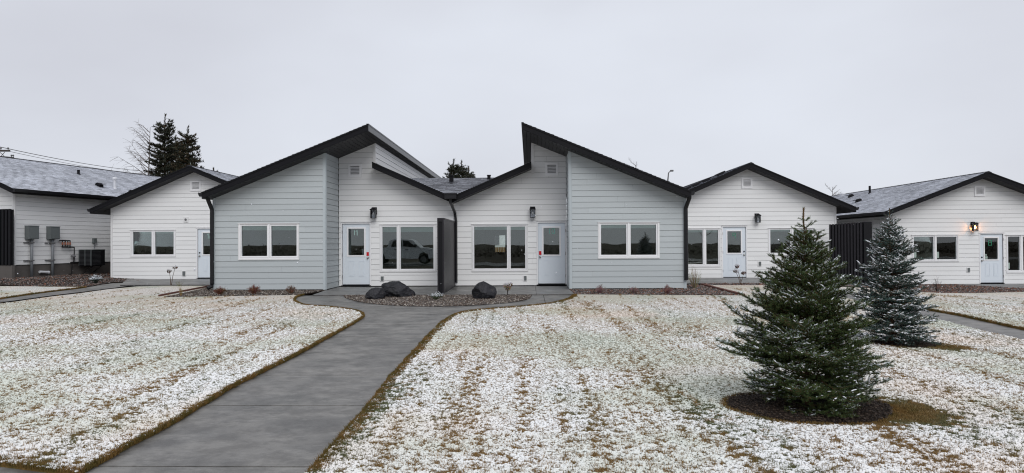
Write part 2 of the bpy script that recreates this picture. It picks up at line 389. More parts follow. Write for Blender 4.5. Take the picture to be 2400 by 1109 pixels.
def smooth_line(pts, n=4, closed=False):
    """Catmull-Rom through the points"""
    out = []; N = len(pts)
    for i in range(N if closed else N - 1):
        p0 = pts[(i - 1) % N] if (closed or i > 0) else pts[i]; p1 = pts[i]; p2 = pts[(i + 1) % N]; p3 = pts[(i + 2) % N] if (closed or i < N - 2) else pts[i + 1]
        for k in range(n):
            t = k / n
            out.append(tuple(0.5 * ((2 * p1[j]) + (-p0[j] + p2[j]) * t + (2 * p0[j] - 5 * p1[j] + 4 * p2[j] - p3[j]) * t * t + (-p0[j] + 3 * p1[j] - 3 * p2[j] + p3[j]) * t ** 3) for j in (0, 1)))
    if not closed: out.append(pts[-1])
    return out
def inside(poly, P):
    x, y = P[:, 0], P[:, 1]; r = np.zeros(len(P), bool); j = len(poly) - 1
    for i in range(len(poly)):
        xi, yi = poly[i]; xj, yj = poly[j]
        c = ((yi > y) != (yj > y)) & (x < (xj - xi) * (y - yi) / ((yj - yi) if yj != yi else 1e-9) + xi); r ^= c; j = i
    return r
def clip(poly, a, b, c):
    """keep a*x + b*y <= c"""
    out = []
    for i in range(len(poly)):
        p, q = poly[i], poly[(i + 1) % len(poly)]; dp = a * p[0] + b * p[1] - c; dq = a * q[0] + b * q[1] - c
        if dp <= 0: out.append(p)
        if (dp < 0 < dq) or (dq < 0 < dp):
            t = dp / (dp - dq); out.append((p[0] + (q[0] - p[0]) * t, p[1] + (q[1] - p[1]) * t))
    return out
# one sheet of earth to the horizon
xs = [-900, -300, -120, -60, -40, -30] + [i * 1.5 for i in range(-17, 18)] + [30, 40, 60, 120, 300, 900]
ys = [-900, -300, -100, -50, -25] + [i * 1.5 for i in range(-12, 22)] + [36, 45, 60, 90, 150, 300, 900]
vs = [(x, y, g(x, y) - 0.09) for y in ys for x in xs]; nx = len(xs)
mesh('ground', vs, [(j * nx + i, j * nx + i + 1, (j + 1) * nx + i + 1, (j + 1) * nx + i) for j in range(len(ys) - 1) for i in range(nx - 1)], M['field'], kind='structure')

L_EDGE = [(182, 1107), (296, 1046), (423, 978), (550, 902), (677, 839), (761, 794), (835, 753), (852, 741), (845, 731), (828, 726), (800, 722), (760, 718), (719, 715), (698, 709), (691, 701), (698, 694), (712, 690)]
left_curve = smooth_line([G(*p) for p in L_EDGE], 4)
R_EDGE = [(724, 1109), (807, 1016), (866, 949), (917, 885), (976, 818), (1018, 773), (1048, 746), (1086, 731), (1137, 724.6), (1230, 717), (1293, 710), (1331, 700), (1346, 690)]
right_curve = smooth_line([G(*p) for p in R_EDGE], 4)
def rough(line, step=0.07, amp=0.011):
    out = []
    for a, b in zip(line[:-1], line[1:]):
        n = max(1, int(math.hypot(b[0] - a[0], b[1] - a[1]) / step))
        for k in range(n):
            t = k / n; x, y = a[0] + (b[0] - a[0]) * t, a[1] + (b[1] - a[1]) * t
            out.append((x + amp * 1.6 * mnoise.noise(Vector((x * 4, y * 4, 1))) + random.gauss(0, amp * .45), y + random.gauss(0, amp * .4)))
    out[0] = line[0]; return out + [line[-1]]
left_curve = rough(left_curve); right_curve = rough(right_curve)
# the road-side pavement crosses at the bottom left
cross_a = G(0, 1084); cross_b = G(182, 1107); cdir = Vector((cross_b[0] - cross_a[0], cross_b[1] - cross_a[1])).normalized()
cl_ = (cross_a[0] - cdir.x * 14, cross_a[1] - cdir.y * 14)
rc0 = right_curve[0]; r_ext = (rc0[0] - 0.62 , rc0[1] - 0.85)
# left lawn
top_left = [(121, 695), (190, 687), (254, 678), (321, 671.5), (381, 670), (490, 669.5)]
left_lawn = [cl_, cross_a] + left_curve + [G(p[0], p[1]) for p in [(694, 691.5), (600, 693), (507, 694.5), (385, 696.5), (490, 673), (488, 670)]] + [G(*p) for p in reversed(top_left[:-1])] + [G(0, 712), (G(0, 712)[0] - 6, G(0, 712)[1] - 2.2)]
farleft_lawn = [G(0, 699), (G(0, 699)[0] - 5, G(0, 699)[1] - 2), (G(0, 665)[0] - 6, G(0, 665)[1]), G(0, 665), G(90, 667.5), G(203, 672), G(85, 686.5)]
# right lawn
path_lo = [(1905, 683), (1940, 690), (2050, 712), (2150, 737), (2210, 751), (2286, 771), (2400, 797), (2520, 826)]
path_hi = [(1930, 674), (1960, 679), (2060, 698), (2169, 723), (2243, 736), (2308, 750), (2400, 770), (2520, 797)]
right_lawn = [r_ext] + right_curve + [G(p[0], p[1]) for p in [(1420, 690.5), (1580, 691.5), (1735, 692.5), (1662, 668.5), (1760, 668.5), (1900, 669)]] + [G(*p) for p in path_lo] + [(13, 4.0), (9, 2.2), (1.5, r_ext[1])]
farright_lawn = [G(*p) for p in path_hi] + [(G(2520, 797)[0] + 3, G(2520, 797)[1]), (G(2520, 684)[0] + 3, G(2520, 684)[1])] + [G(*p) for p in [(2520, 684), (2400, 684.5), (2250, 687), (2140, 684), (2050, 676), (1960, 672)]]
LAWNS = [('lawn', left_lawn), ('lawn', farleft_lawn), ('lawn', right_lawn), ('lawn', farright_lawn)]
for nme, pl in LAWNS:
    sheet(nme, pl, 0.0, M['lawn'], skirt=0.10, skirt_mat=M['edge_grass'])
# main walk: slabs between tooled joints
walk_poly = [(left_curve[0][0] - 0.3, left_curve[0][1])] + [(x - 0.12, y) for x, y in left_curve] + [G(735, 690), G(1344, 689)] + [(x + 0.12, y) for x, y in reversed(right_curve)] + [(r_ext[0] + 0.1, r_ext[1])]
walk_poly = [(left_curve[0][0] - 0.3, 3.0)] + walk_poly[1:-1] + [(r_ext[0] - 0.3, 3.0)]
wk = sheet('walkway', walk_poly, -0.050, M['shadow_gap'])
jy = [2.9] + [G(900, y)[1] for y in (1085, 943.7, 873.5, 822.7, 785, 757.6, 734.8, 716)] + [G(900, 690)[1] + 0.02]
def add_slab(poly, dz=-0.03, mat=None, parent=wk):
    if len(poly) >= 3: sheet('slab', poly, dz, mat or M['concrete'], parent=parent, skirt=0.03, step=3.1, kind=None)
for a, b in zip(jy[:-1], jy[1:]):
    if b - a < 0.2: continue
    pl = clip(clip(walk_poly, 0, -1, -(a + 0.012)), 0, 1, b - 0.012)
    if a > G(900, 722)[1]:
        for xa, xb in ((-20, -5.2), (-5.2, -2.4), (-2.4, 0.4), (0.4, 20)):
            add_slab(clip(clip(pl, -1, 0, -(xa + 0.006)), 1, 0, xb - 0.006))
    else: add_slab(pl)
# road-side pavement in front
pv = sheet('pavement', [(-14, cl_[1] + 0.1 - 3.4), (14, 3.0 - 3.5), (14, 2.93), (left_curve[0][0] - 0.3, 2.93), (left_curve[0][0] - 0.25, cross_b[1] + 0.12), (cross_a[0], cross_a[1] + 0.12), (cl_[0], cl_[1] + 0.1)], -0.032, M['concrete'])
# side paths
sheet('path', [G(0, 706), G(120, 690), G(205, 680), G(300, 668), G(490, 667.5), G(490, 663), G(330, 659.5), G(262, 662), G(195, 671), G(85, 684), G(0, 696.5), (G(0, 699)[0] - 5, G(0, 699)[1] - 2), (G(0, 712)[0] - 6, G(0, 712)[1] - 2.2)], -0.035, M['concrete'])
sheet('path', [G(p[0], p[1] + 2) for p in path_lo] + [G(p[0], p[1] - 2) for p in reversed(path_hi)], -0.035, M['concrete'])
# patios
def patio(poly, cuts, dz=0.0):
    p = sheet('patio', poly, dz - 0.02, M['shadow_gap'], skirt=0.08)
    lo = min(q[0] for q in poly); hi = max(q[0] for q in poly); cs = [lo] + cuts + [hi]
    for a, b in zip(cs[:-1], cs[1:]):
        add_slab(clip(clip(poly, -1, 0, -(a + 0.005)), 1, 0, b - 0.005), dz, M['patio'], p)
XWL = PY(763, 600, 22.05).x; XWR = PY(1335, 600, 22.05).x
yfront = G(1000, 690.5)[1]
patio([(XWL + 0.02, 23.50), (XWR - 0.02, 23.50), (XWR - 0.02, 22.0), (G(1346, 688)[0], yfront + 0.15), (G(1346, 688)[0] - 0.1, yfront), (G(738, 690)[0], yfront), (XWL + 0.02, 22.0)], [-5.0, -3.6, -2.4, -1.1, 0.2], 0.0)
patio([(-16.6, 28.9), (-9.6, 28.9), (-9.6, 24.95), (-14.6, 24.95)], [-13.5, -11.6], 0.0)
patio([(4.6, 28.55), (13.6, 28.55), (13.6, 25.0), (4.6, 25.0)], [6.8, 9.0, 11.2], -0.02)
patio([(16.85, 29.1), (26, 29.1), (26, 24.7), (19.2, 25.0), (18.2, 26.2)], [18.9, 21.0, 23.0], -0.02)
# concrete kerb ring + gravel beds
RNG = np.random.default_rng(11)
def pebbles(name, poly, dens, smin, smax, dz, cols, parent, flat=0.6):
    P = np.array(poly); lo = P.min(0); hi = P.max(0); n = int((hi - lo).prod() * dens)
    Q = lo + RNG.random((n, 2)) * (hi - lo); Q = Q[inside(poly, Q)]; n = len(Q)
    if n == 0: return
    base = np.array([(1, 0, 0), (0, 1, 0), (-1, 0, 0), (0, -1, 0), (0, 0, 1), (.62, .62, .55), (-.62, .62, .5), (-.6, -.6, .55), (.6, -.6, .5)], float)
    tris = np.array([(4, 5, 6), (4, 6, 7), (4, 7, 8), (4, 8, 5), (0, 1, 5), (1, 2, 6), (2, 3, 7), (3, 0, 8), (5, 1, 6), (6, 2, 7), (7, 3, 8), (8, 0, 5)])
    s = (smin + (smax - smin) * RNG.random(n) ** 2)[:, None, None]; an = RNG.random(n) * 6.283
    V = base[None] * s * (0.75 + 0.5 * RNG.random((n, 9, 1))) * np.stack([np.ones(n), 0.6 + 0.4 * RNG.random(n), np.full(n, flat)], 1)[:, None, :]
    c, si = np.cos(an)[:, None], np.sin(an)[:, None]
    X = V[..., 0] * c - V[..., 1] * si + Q[:, :1]; Yv = V[..., 0] * si + V[..., 1] * c + Q[:, 1:]
    Z = V[..., 2] + np.array([g(*q) for q in Q])[:, None] + dz + (RNG.random(n) * 0.012)[:, None]
    vs = np.stack([X, Yv, Z], -1).reshape(-1, 3); F = (tris[None] + (np.arange(n) * 9)[:, None, None]).reshape(-1, 3)
    cc = np.array(cols)[RNG.integers(0, len(cols), n)] * (0.6 + 0.8 * RNG.random((n, 1)))
    return fast_mesh(name, vs, F, M['pebble'], parent, np.repeat(cc, 9, 0))
def fast_mesh(name, vs, F, mat, parent=None, vcol=None, kind='stuff', smooth=False):
    me = bpy.data.meshes.new(name); n = len(vs); m = len(F)
    off = ORG.get(parent.name, Vector((0, 0, 0))) if parent is not None else Vector((0, 0, 0))
    me.vertices.add(n); me.vertices.foreach_set('co', (np.asarray(vs) - np.array(off)).astype(np.float32).ravel())
    me.loops.add(m * 3); me.loops.foreach_set('vertex_index', np.asarray(F, dtype=np.int32).ravel())
    me.polygons.add(m); me.polygons.foreach_set('loop_start', np.arange(0, m * 3, 3, dtype=np.int32)); me.polygons.foreach_set('loop_total', np.full(m, 3, dtype=np.int32))
    me.update(calc_edges=True)
    if vcol is not None:
        a = me.attributes.new('Col', 'FLOAT_COLOR', 'POINT'); c4 = np.ones((n, 4), np.float32); c4[:, :3] = vcol; a.data.foreach_set('color', c4.ravel())
    me.materials.append(mat)
    if smooth: me.polygons.foreach_set('use_smooth', np.ones(m, bool))
    o = bpy.data.objects.new(name, me); COL.objects.link(o)
    if parent is not None: o.parent = parent
    if kind: o['kind'] = kind
    return o
GREY = [(0.105, 0.082, 0.066), (0.062, 0.050, 0.043), (0.15, 0.125, 0.10), (0.06, 0.038, 0.028), (0.085, 0.075, 0.07), (0.30, 0.27, 0.24)]
BROWN = [(0.10, 0.075, 0.065), (0.06, 0.05, 0.048), (0.16, 0.12, 0.10), (0.20, 0.085, 0.05), (0.09, 0.08, 0.08), (0.26, 0.24, 0.23)]
kid = [(805, 691), (1246, 690), (1243, 697), (1225, 703), (1180, 709), (1110, 714), (1030, 716.5), (950, 715.5), (880, 711), (830, 703.5), (808, 696)]
kidney = [G(*p) for p in kid]; kidney = kidney[:2] + smooth_line(kidney[1:], 3)[1:]
kc = (sum(p[0] for p in kidney) / len(kidney), sum(p[1] for p in kidney) / len(kidney))
ring = [(kc[0] + (x - kc[0]) * 1.03, kc[1] + (y - kc[1]) * 1.06 if y < kc[1] + 0.9 else y) for x, y in kidney]
sheet('kerb_strip', ring, -0.024, M['patio'], skirt=0.02)
BEDS = [('gravel_bed', kidney, 900, GREY, -0.016)]
left_bed = [G(385, 696), G(450, 683), G(493, 672.5), (PY(500, 600, 22.05).x, 22.1), (XWL, 22.1), G(712, 689), G(694, 691), G(600, 692.6), G(507, 694)]
right_bed = [(XWR, 22.1), (PY(1608, 600, 22.05).x, 22.1), G(1612, 668), G(1662, 667.5), G(1739, 692), G(1580, 691.2), G(1420, 690.2), G(1347, 689.6)]
nine_bed = [G(1640, 668.5), G(1900, 669), (12.9, 24.95), (6.1, 24.95)]
eight_bed = [(PY(2095, 600, 29).x - 1.2, 28.6), (17.0, 29.0), (18.2, 26.1), (19.2, 24.9), (25, 24.6)] + [G(*p) for p in [(2400, 684.5), (2250, 687), (2140, 684), (2060, 677)]]
far_left_bed = [G(-60, 664), G(90, 667), G(203, 671.5), G(262, 661), G(330, 657.5), (-16.4, 29.0), (-17.1, 29.2), (-18.6, 33), (-21.0, 28), (-27, 27.8)]
BEDS += [('gravel_bed', left_bed, 420, GREY, 0.0), ('gravel_bed', right_bed, 420, BROWN, 0.0), ('gravel_bed', nine_bed, 350, BROWN, -0.02), ('gravel_bed', eight_bed, 260, BROWN + [(0.22, 0.08, 0.04)], -0.01), ('gravel_bed', far_left_bed, 170, BROWN, -0.01)]
lbl = ['grey brown river gravel in the kidney bed around the black boulders', 'grey gravel strip under the left grey wing', 'brown gravel strip under the right grey wing', 'thin dark gravel strip before the patio of door 9', 'rust brown bark and gravel below the window left of door 8', 'dark bark mulch at the foot of the utility wall']
for (nm, pl, dn, cols, dz), lb in zip(BEDS, lbl):
    base = sheet(nm, pl, dz - 0.006, M['soil'], kind='structure', skirt=0.03)
    p = pebbles('gravel', pl, dn, 0.014, 0.034, dz - 0.004, cols, None)
    tag(p, lb, 'gravel')
# soil rings under the two young spruces
def soil_disc(cx, cy, rx, ry, name, dz=0.012):
    pts = []; n = 40
    for k in range(n):
        a = 2 * math.pi * k / n; r = 1 + 0.10 * mnoise.noise(Vector((math.cos(a) * 1.6, math.sin(a) * 1.6, cx))); pts.append((cx + rx * r * math.cos(a), cy + ry * r * math.sin(a)))
    o = sheet(name, pts, dz, M['soil'], step=0.12, skirt=0.03)
    for v in o.data.vertices:
        d = math.hypot((v.co.x - cx) / rx, (v.co.y - cy) / ry)
        if v.co.z > g(v.co.x, v.co.y): v.co.z += 0.02 * mnoise.noise(v.co * 9) + 0.02 * (1 - d)
    return pts
T1 = G(1893, 953); T2 = G(2108, 805)
SOIL1 = soil_disc(T1[0], T1[1] - 0.02, 0.74, 0.62, 'soil_ring'); SOIL2 = soil_disc(T2[0] + 0.1, T2[1], 0.5, 0.42, 'soil_ring')
cols = [(0.024, 0.015, 0.010), (0.038, 0.025, 0.017), (0.016, 0.011, 0.008), (0.055, 0.037, 0.025)]
tag(pebbles('soil_crumbs', SOIL1, 1800, 0.005, 0.016, 0.022, cols, None), 'dark crumbly soil under the nearer green spruce', 'soil')
tag(pebbles('soil_crumbs', SOIL2, 900, 0.005, 0.016, 0.022, cols, None), 'dark crumbly soil under the farther blue spruce', 'soil')
# landscape edging
e1, e2 = G(1645, 668), G(1742, 693)
def strip(name, a, b, w_, h_, mat, label, cat):
    d = Vector((b[0] - a[0], b[1] - a[1])).normalized(); nrm = Vector((-d.y, d.x)) * w_ / 2
    n = 3; root = thing(name, label, cat, (a[0], a[1], g(*a)))
    for i in range(n):
        p = Vector(a[:2]).lerp(Vector(b[:2]), (i + 0.01) / n); q = Vector(a[:2]).lerp(Vector(b[:2]), (i + 0.99) / n)
        zs = [g(p.x, p.y), g(q.x, q.y)]
        vs = [(p.x - nrm.x, p.y - nrm.y, zs[0] - .05), (p.x + nrm.x, p.y + nrm.y, zs[0] - .05), (q.x + nrm.x, q.y + nrm.y, zs[1] - .05), (q.x - nrm.x, q.y - nrm.y, zs[1] - .05)]
        vs += [(x, y, z + .05 + h_) for x, y, z in vs]
        mesh('plank', vs, [(0, 3, 2, 1), (4, 5, 6, 7), (0, 1, 5, 4), (1, 2, 6, 5), (2, 3, 7, 6), (3, 0, 4, 7)], mat, root)
strip('garden_edging', e1, e2, 0.11, 0.05, M['wood_edge'], 'brown timber edging between gravel and lawn left of door 9', 'edging')
strip('garden_edging', G(372, 695), G(492, 672), 0.04, 0.05, M['wood_edge'], 'thin brown edging by the left downspout and gravel', 'edging')

# ---------------------------------------------------------------- grass tufts (uncountable)
tcol = bpy.data.collections.new('grass_sources')      # not linked to the scene
def tuft_mesh(name, seed, nb, h, spread, wd, mat):
    r = random.Random(seed); vs = []; fs = []
    for i in range(nb):
        a = r.random() * 6.283; x = r.gauss(0, spread * .5); y = r.gauss(0, spread * .5); hh = h * (0.6 + 0.7 * r.random()); lean = r.random() * hh * 0.9
        la = r.random() * 6.283; dx, dy = math.cos(a) * wd, math.sin(a) * wd; n = len(vs)
        mx_, my_ = x + math.cos(la) * lean * .35, y + math.sin(la) * lean * .35
        vs += [(x - dx, y - dy, -0.004), (x + dx, y + dy, -0.004), (mx_ + dx, my_ + dy, hh * .6), (mx_ - dx, my_ - dy, hh * .6), (x + math.cos(la) * lean, y + math.sin(la) * lean, hh)]
        fs += [(n, n + 1, n + 2, n + 3), (n + 3, n + 2, n + 4)]
    me = bpy.data.meshes.new(name); me.from_pydata(vs, [], fs); me.materials.append(mat)
    return bpy.data.objects.new(name, me)
def clod_mesh(name, seed, r0_, mat):
    bm = bmesh.new(); bmesh.ops.create_icosphere(bm, subdivisions=1, radius=r0_)
    for v in bm.verts:
        k = 1 + 0.45 * mnoise.noise(v.co * (1.1 / r0_) + Vector((seed * 3.1, 0, 0))); v.co = Vector((v.co.x * k * 1.15, v.co.y * k, max(v.co.z, -0.2 * r0_) * k * 0.62))
    me = bpy.data.meshes.new(name); bm.to_mesh(me); bm.free(); me.materials.append(mat)
    for p in me.polygons: p.use_smooth = True
    return bpy.data.objects.new(name, me)
def scatter(name, pts, zs, scl, sources, label, cat, sel=None):
    cl = bpy.data.collections.new(name + '_sources')
    for s in sources: cl.objects.link(s)
    n = len(pts); me = bpy.data.meshes.new(name); me.vertices.add(n)
    me.vertices.foreach_set('co', np.column_stack([pts, zs]).astype(np.float32).ravel())
    a = me.attributes.new('scl', 'FLOAT', 'POINT'); a.data.foreach_set('value', scl.astype(np.float32))
    a = me.attributes.new('rz', 'FLOAT', 'POINT'); a.data.foreach_set('value', (RNG.random(n) * 6.283).astype(np.float32))
    o = bpy.data.objects.new(name, me); COL.objects.link(o)
    ng = bpy.data.node_groups.new(name, 'GeometryNodeTree'); ng.interface.new_socket('Geometry', in_out='INPUT', socket_type='NodeSocketGeometry'); ng.interface.new_socket('Geometry', in_out='OUTPUT', socket_type='NodeSocketGeometry')
    N = ng.nodes; L = ng.links; gi = N.new('NodeGroupInput'); go = N.new('NodeGroupOutput')
    mp = N.new('GeometryNodeMeshToPoints'); ip = N.new('GeometryNodeInstanceOnPoints'); ci = N.new('GeometryNodeCollectionInfo')
    ci.inputs['Collection'].default_value = cl; ci.inputs['Separate Children'].default_value = True; ci.inputs['Reset Children'].default_value = True
    ip.inputs['Pick Instance'].default_value = True
    at = N.new('GeometryNodeInputNamedAttribute'); at.data_type = 'FLOAT'; at.inputs['Name'].default_value = 'scl'
    ar = N.new('GeometryNodeInputNamedAttribute'); ar.data_type = 'FLOAT'; ar.inputs['Name'].default_value = 'rz'
    cx = N.new('ShaderNodeCombineXYZ'); L.new(ar.outputs['Attribute'], cx.inputs['Z'])
    L.new(gi.outputs[0], ip.inputs['Points']); L.new(ci.outputs[0], ip.inputs['Instance']); L.new(at.outputs['Attribute'], ip.inputs['Scale']); L.new(cx.outputs[0], ip.inputs['Rotation']); L.new(ip.outputs[0], go.inputs[0])
    if sel:
        t = GT(ng); snow = lawn_mask(t, t.vmath('MULTIPLY', t.pos(), (1, 1, 0)))[4]
        cmp_ = N.new('FunctionNodeCompare'); cmp_.data_type = 'FLOAT'; cmp_.operation = 'GREATER_THAN' if sel == 'snow' else 'LESS_THAN'
        L.new(snow, cmp_.inputs[0]); cmp_.inputs[1].default_value = 0.45 if sel == 'snow' else 0.75; L.new(cmp_.outputs[0], ip.inputs['Selection'])
    md = o.modifiers.new('scatter', 'NODES'); md.node_group = ng
    return tag(o, label, cat, kind='stuff')
def lawn_points(count, y0, y1, power=2.0, half=0.80):
    """points over the lawns, thinning out with distance"""
    u = RNG.random(count)
    if power == 2.0: y = y0 * (y1 / y0) ** u
    else:
        k = 2 - power; y = (y0 ** k + u * (y1 ** k - y0 ** k)) ** (1 / k)
    x = (RNG.random(count) * 2 - 1) * (half * y + 1.0); P = np.column_stack([x, y])
    m = np.zeros(count, bool)
    for _, pl in LAWNS: m |= inside(pl, P)
    for pl in (SOIL1, SOIL2): m &= ~inside(pl, P)
    return P[m]
P = lawn_points(440000, 3.6, 22.0); P = P[RNG.random(len(P)) < np.interp(P[:, 1], [8, 19], [1.0, 0.0])]; zz = np.array([g(x, y) for x, y in P]); sc = (0.45 + 0.9 * RNG.random(len(P)) ** 1.5) * (0.85 + 0.030 * P[:, 1])
scatter('lawn_snow', P, zz + 0.006, sc, [clod_mesh('snow_clod', i, 0.0125, M['clod']) for i in range(5)], 'crumbly thin snow lying in clumps on the lawns', 'snow', 'snow')
P = lawn_points(260000, 3.6, 22.0); zz = np.array([g(x, y) for x, y in P]); sc = (0.75 + 0.6 * RNG.random(len(P))) * (0.8 + 0.03 * P[:, 1])
scatter('lawn_grass', P, zz, sc, [tuft_mesh('grass_tuft', i, 10, 0.020, 0.018, 0.0013, M['tuft']) for i in range(4)], 'short tan and green grass showing through gaps in the snow', 'grass', 'bare')
P = lawn_points(60000, 3.6, 18.0); zz = np.array([g(x, y) for x, y in P])
scatter('lawn_blades', P, zz, 0.9 + 0.5 * RNG.random(len(P)), [tuft_mesh('grass_blade', 9 + i, 5, 0.024, 0.016, 0.0010, M['tuft']) for i in range(3)], 'single grass blades sticking up through the snow', 'grass')
# dry grass hanging over the concrete along the lawn edges
E = []
def edge_pts(line, per_m, wid, side):
    for a, b in zip(line[:-1], line[1:]):
        L_ = math.hypot(b[0] - a[0], b[1] - a[1])
        if L_ < 1e-6: continue
        nx_, ny_ = -(b[1] - a[1]) / L_, (b[0] - a[0]) / L_
        for _ in range(int(L_ * per_m * (1 if a[1] < 12 else 0.6)) + 1):
            t = random.random(); d = (random.random() ** 1.6) * wid * (0.55 + 0.9 * abs(mnoise.noise(Vector((a[0] * 2.5, a[1] * 2.5, 5))))) - 0.012
            E.append((a[0] + (b[0] - a[0]) * t + nx_ * d * side, a[1] + (b[1] - a[1]) * t + ny_ * d * side))
edge_pts(left_curve, 420, 0.055, 1); edge_pts([cl_, cross_a, left_curve[0]], 420, 0.14, 1)
edge_pts(right_curve, 620, 0.155, -1)
edge_pts([G(*p) for p in path_hi], 260, 0.06, 1); edge_pts(farleft_lawn[-3:] + farleft_lawn[:1], 200, 0.06, -1)
for (cx, cy, rx, ry, am) in PATCHES:
    for _ in range(int(2600 * rx * ry)):
        a = random.random() * 6.283; r = abs(random.gauss(0, .62)); E.append((cx + rx * r * math.cos(a), cy + ry * r * math.sin(a)))
for k in range(len(SOIL1)):
    a, b = SOIL1[k], SOIL1[(k + 1) % len(SOIL1)]
    for _ in range(36):
        t = random.random(); q = 1 + random.random() * 0.06; E.append((T1[0] + (a[0] + (b[0] - a[0]) * t - T1[0]) * q, T1[1] + (a[1] + (b[1] - a[1]) * t - T1[1]) * q))
E = np.array(E); keep = ~inside(SOIL1, E); E = E[keep]
scatter('dry_edge_grass', E, np.array([g(x, y) for x, y in E]) - 0.006, 0.7 + 0.7 * RNG.random(len(E)), [tuft_mesh('dry_tuft', 20 + i, 9, 0.026, 0.014, 0.0014, M['edge_grass']) for i in range(3)], 'brown dry grass along the lawn edges and beside the young spruces', 'grass')
# ================================================================ HOUSES
class Wall:
    """a vertical wall plane: origin O (xy), direction U along it, N outward; heights are absolute z"""
    def __init__(s, O, U):
        s.O = Vector((O[0], O[1], 0)); s.U = Vector((U[0], U[1], 0)).normalized(); s.N = Vector((s.U.y, -s.U.x, 0))
    def p(s, u, z, d=0.0): return s.O + s.U * u + s.N * d + Vector((0, 0, z))
    def px(s, x, y):                       # photograph pixel -> (u, z) on the wall
        q = PP(x, y, s.O, s.N); return ((q - s.O).dot(s.U), q.z)
    def rect(s, x0, y0, x1, y1):
        ym = (y0 + y1) / 2; xm = (x0 + x1) / 2
        return (s.px(x0, ym)[0], s.px(xm, y1)[1], s.px(x1, ym)[0], s.px(xm, y0)[1])
    def box(s, mb, u0, z0, u1, z1, d0, d1):
        P_ = [s.p(u0, z0, d1), s.p(u1, z0, d1), s.p(u1, z0, d0), s.p(u0, z0, d0), s.p(u0, z1, d1), s.p(u1, z1, d1), s.p(u1, z1, d0), s.p(u0, z1, d0)]
        mb.add(P_, [(0, 3, 2, 1), (4, 5, 6, 7), (0, 1, 5, 4), (1, 2, 6, 5), (2, 3, 7, 6), (3, 0, 4, 7)]); return mb
    def poly(s, mb, pts, d_of_z, back=0.0):
        """extruded outline (u,z), front depth a function of z"""
        n = len(pts)
        vs = [s.p(u, z, d_of_z(z)) for u, z in pts] + [s.p(u, z, back) for u, z in pts]
        mb.add(vs, [tuple(range(n)), tuple(range(2 * n - 1, n - 1, -1))] + [(i, i + n, (i + 1) % n + n, (i + 1) % n) for i in range(n)])
def top_at(top, u):
    for (a, za), (b, zb) in zip(top[:-1], top[1:]):
        if a - 1e-6 <= u <= b + 1e-6: return za + (zb - za) * (u - a) / max(b - a, 1e-9)
    return top[0][1] if u < top[0][0] else top[-1][1]
EXPO = 0.1785
def siding(W, parent, u0, u1, base, top, holes, mat, seed=0, jn=True, prot=0.0):
    """lap siding, one object per board"""
    rnd = random.Random(seed); zmax = max(z for _, z in top); row = 0; count = 0
    while base + row * EXPO < zmax:
        z0 = base + row * EXPO + 0.002; z1 = base + (row + 1) * EXPO - 0.0040; row += 1
        cuts = {u0, u1}
        for (a, za), (b, zb) in zip(top[:-1], top[1:]):
            for u in (a, b): cuts.add(u)
            for z in (z0, z1):
                if (za - z) * (zb - z) < 0: cuts.add(a + (b - a) * (z - za) / (zb - za))
        hs = [h for h in holes if h[1] < z1 and h[3] > z0]
        for h in hs: cuts.add(h[0]); cuts.add(h[2])
        seams = []
        if jn and rnd.random() < 0.62 and u1 - u0 > 2:
            seams.append(u0 + (u1 - u0) * (0.12 + 0.76 * rnd.random())); cuts.add(seams[0])
        cs = sorted(c for c in cuts if u0 - 1e-6 <= c <= u1 + 1e-6)
        runs = []; cur = None
        for a, b in zip(cs[:-1], cs[1:]):
            if b - a < 1e-4: continue
            m = (a + b) / 2; lo, hi = z0, z1
            for h in hs:
                if h[0] < m < h[2]:
                    if h[1] <= lo + 0.004 and h[3] >= hi - 0.004: lo = hi
                    elif h[3] < hi: lo = max(lo, h[3])
                    else: hi = min(hi, h[1])
            ta, tb = top_at(top, a + 1e-5), top_at(top, b - 1e-5)
            ok = hi - lo > 0.012 and max(ta, tb) > lo + 0.004
            if not ok: cur = None; continue
            pts = [(a, lo), (b, lo)]
            if tb > lo + 1e-4: pts.append((b, min(hi, tb)))
            if ta > lo + 1e-4: pts.append((a, min(hi, ta)))
            if len(pts) < 3: cur = None; continue
            if cur is None or any(abs(a - s_) < 1e-6 for s_ in seams): cur = []; runs.append(cur)
            cur.append(pts)
        df = lambda z, z0=z0, z1=z1: prot + 0.019 - 0.013 * (z - z0) / (z1 - z0)
        for r in runs:
            mb = MB()
            us = [u for q in r for u, _ in q]; ulo, uhi = min(us), max(us)
            for q in r:
                q2 = []
                for u, z in q:
                    if any(abs(u - s_) < 1e-6 for s_ in seams): u = u + (0.0012 if abs(u - ulo) < 1e-6 else (-0.0012 if abs(u - uhi) < 1e-6 else 0))
                    q2.append((u, z))
                W.poly(mb, q2, df, 0.001)
            mb.build('siding_board', mat, parent); count += 1
    return count
def wall_core(W, parent, u0, u1, base, top, holes, mat, th=0.16):
    """sheathing behind the boards, with the openings left open"""
    us = sorted({u0, u1} | {u for u, _ in top if u0 < u < u1} | {x for h in holes for x in (h[0], h[2])}); mb = MB()
    for a, b in zip(us[:-1], us[1:]):
        if b - a < 1e-4: continue
        m = (a + b) / 2; hh = sorted([h for h in holes if h[0] < m < h[2]], key=lambda h: h[1]); z = base
        for h in hh:
            if h[1] > z: W.poly(mb, [(a, z), (b, z), (b, h[1]), (a, h[1])], lambda z: 0.0, -th)
            z = h[3]
        ta, tb = top_at(top, a + 1e-5), top_at(top, b - 1e-5)
        W.poly(mb, [(a, z), (b, z), (b, max(tb, z + .001)), (a, max(ta, z + .001))], lambda z: 0.0, -th)
    return mb.build('wall', mat, parent)
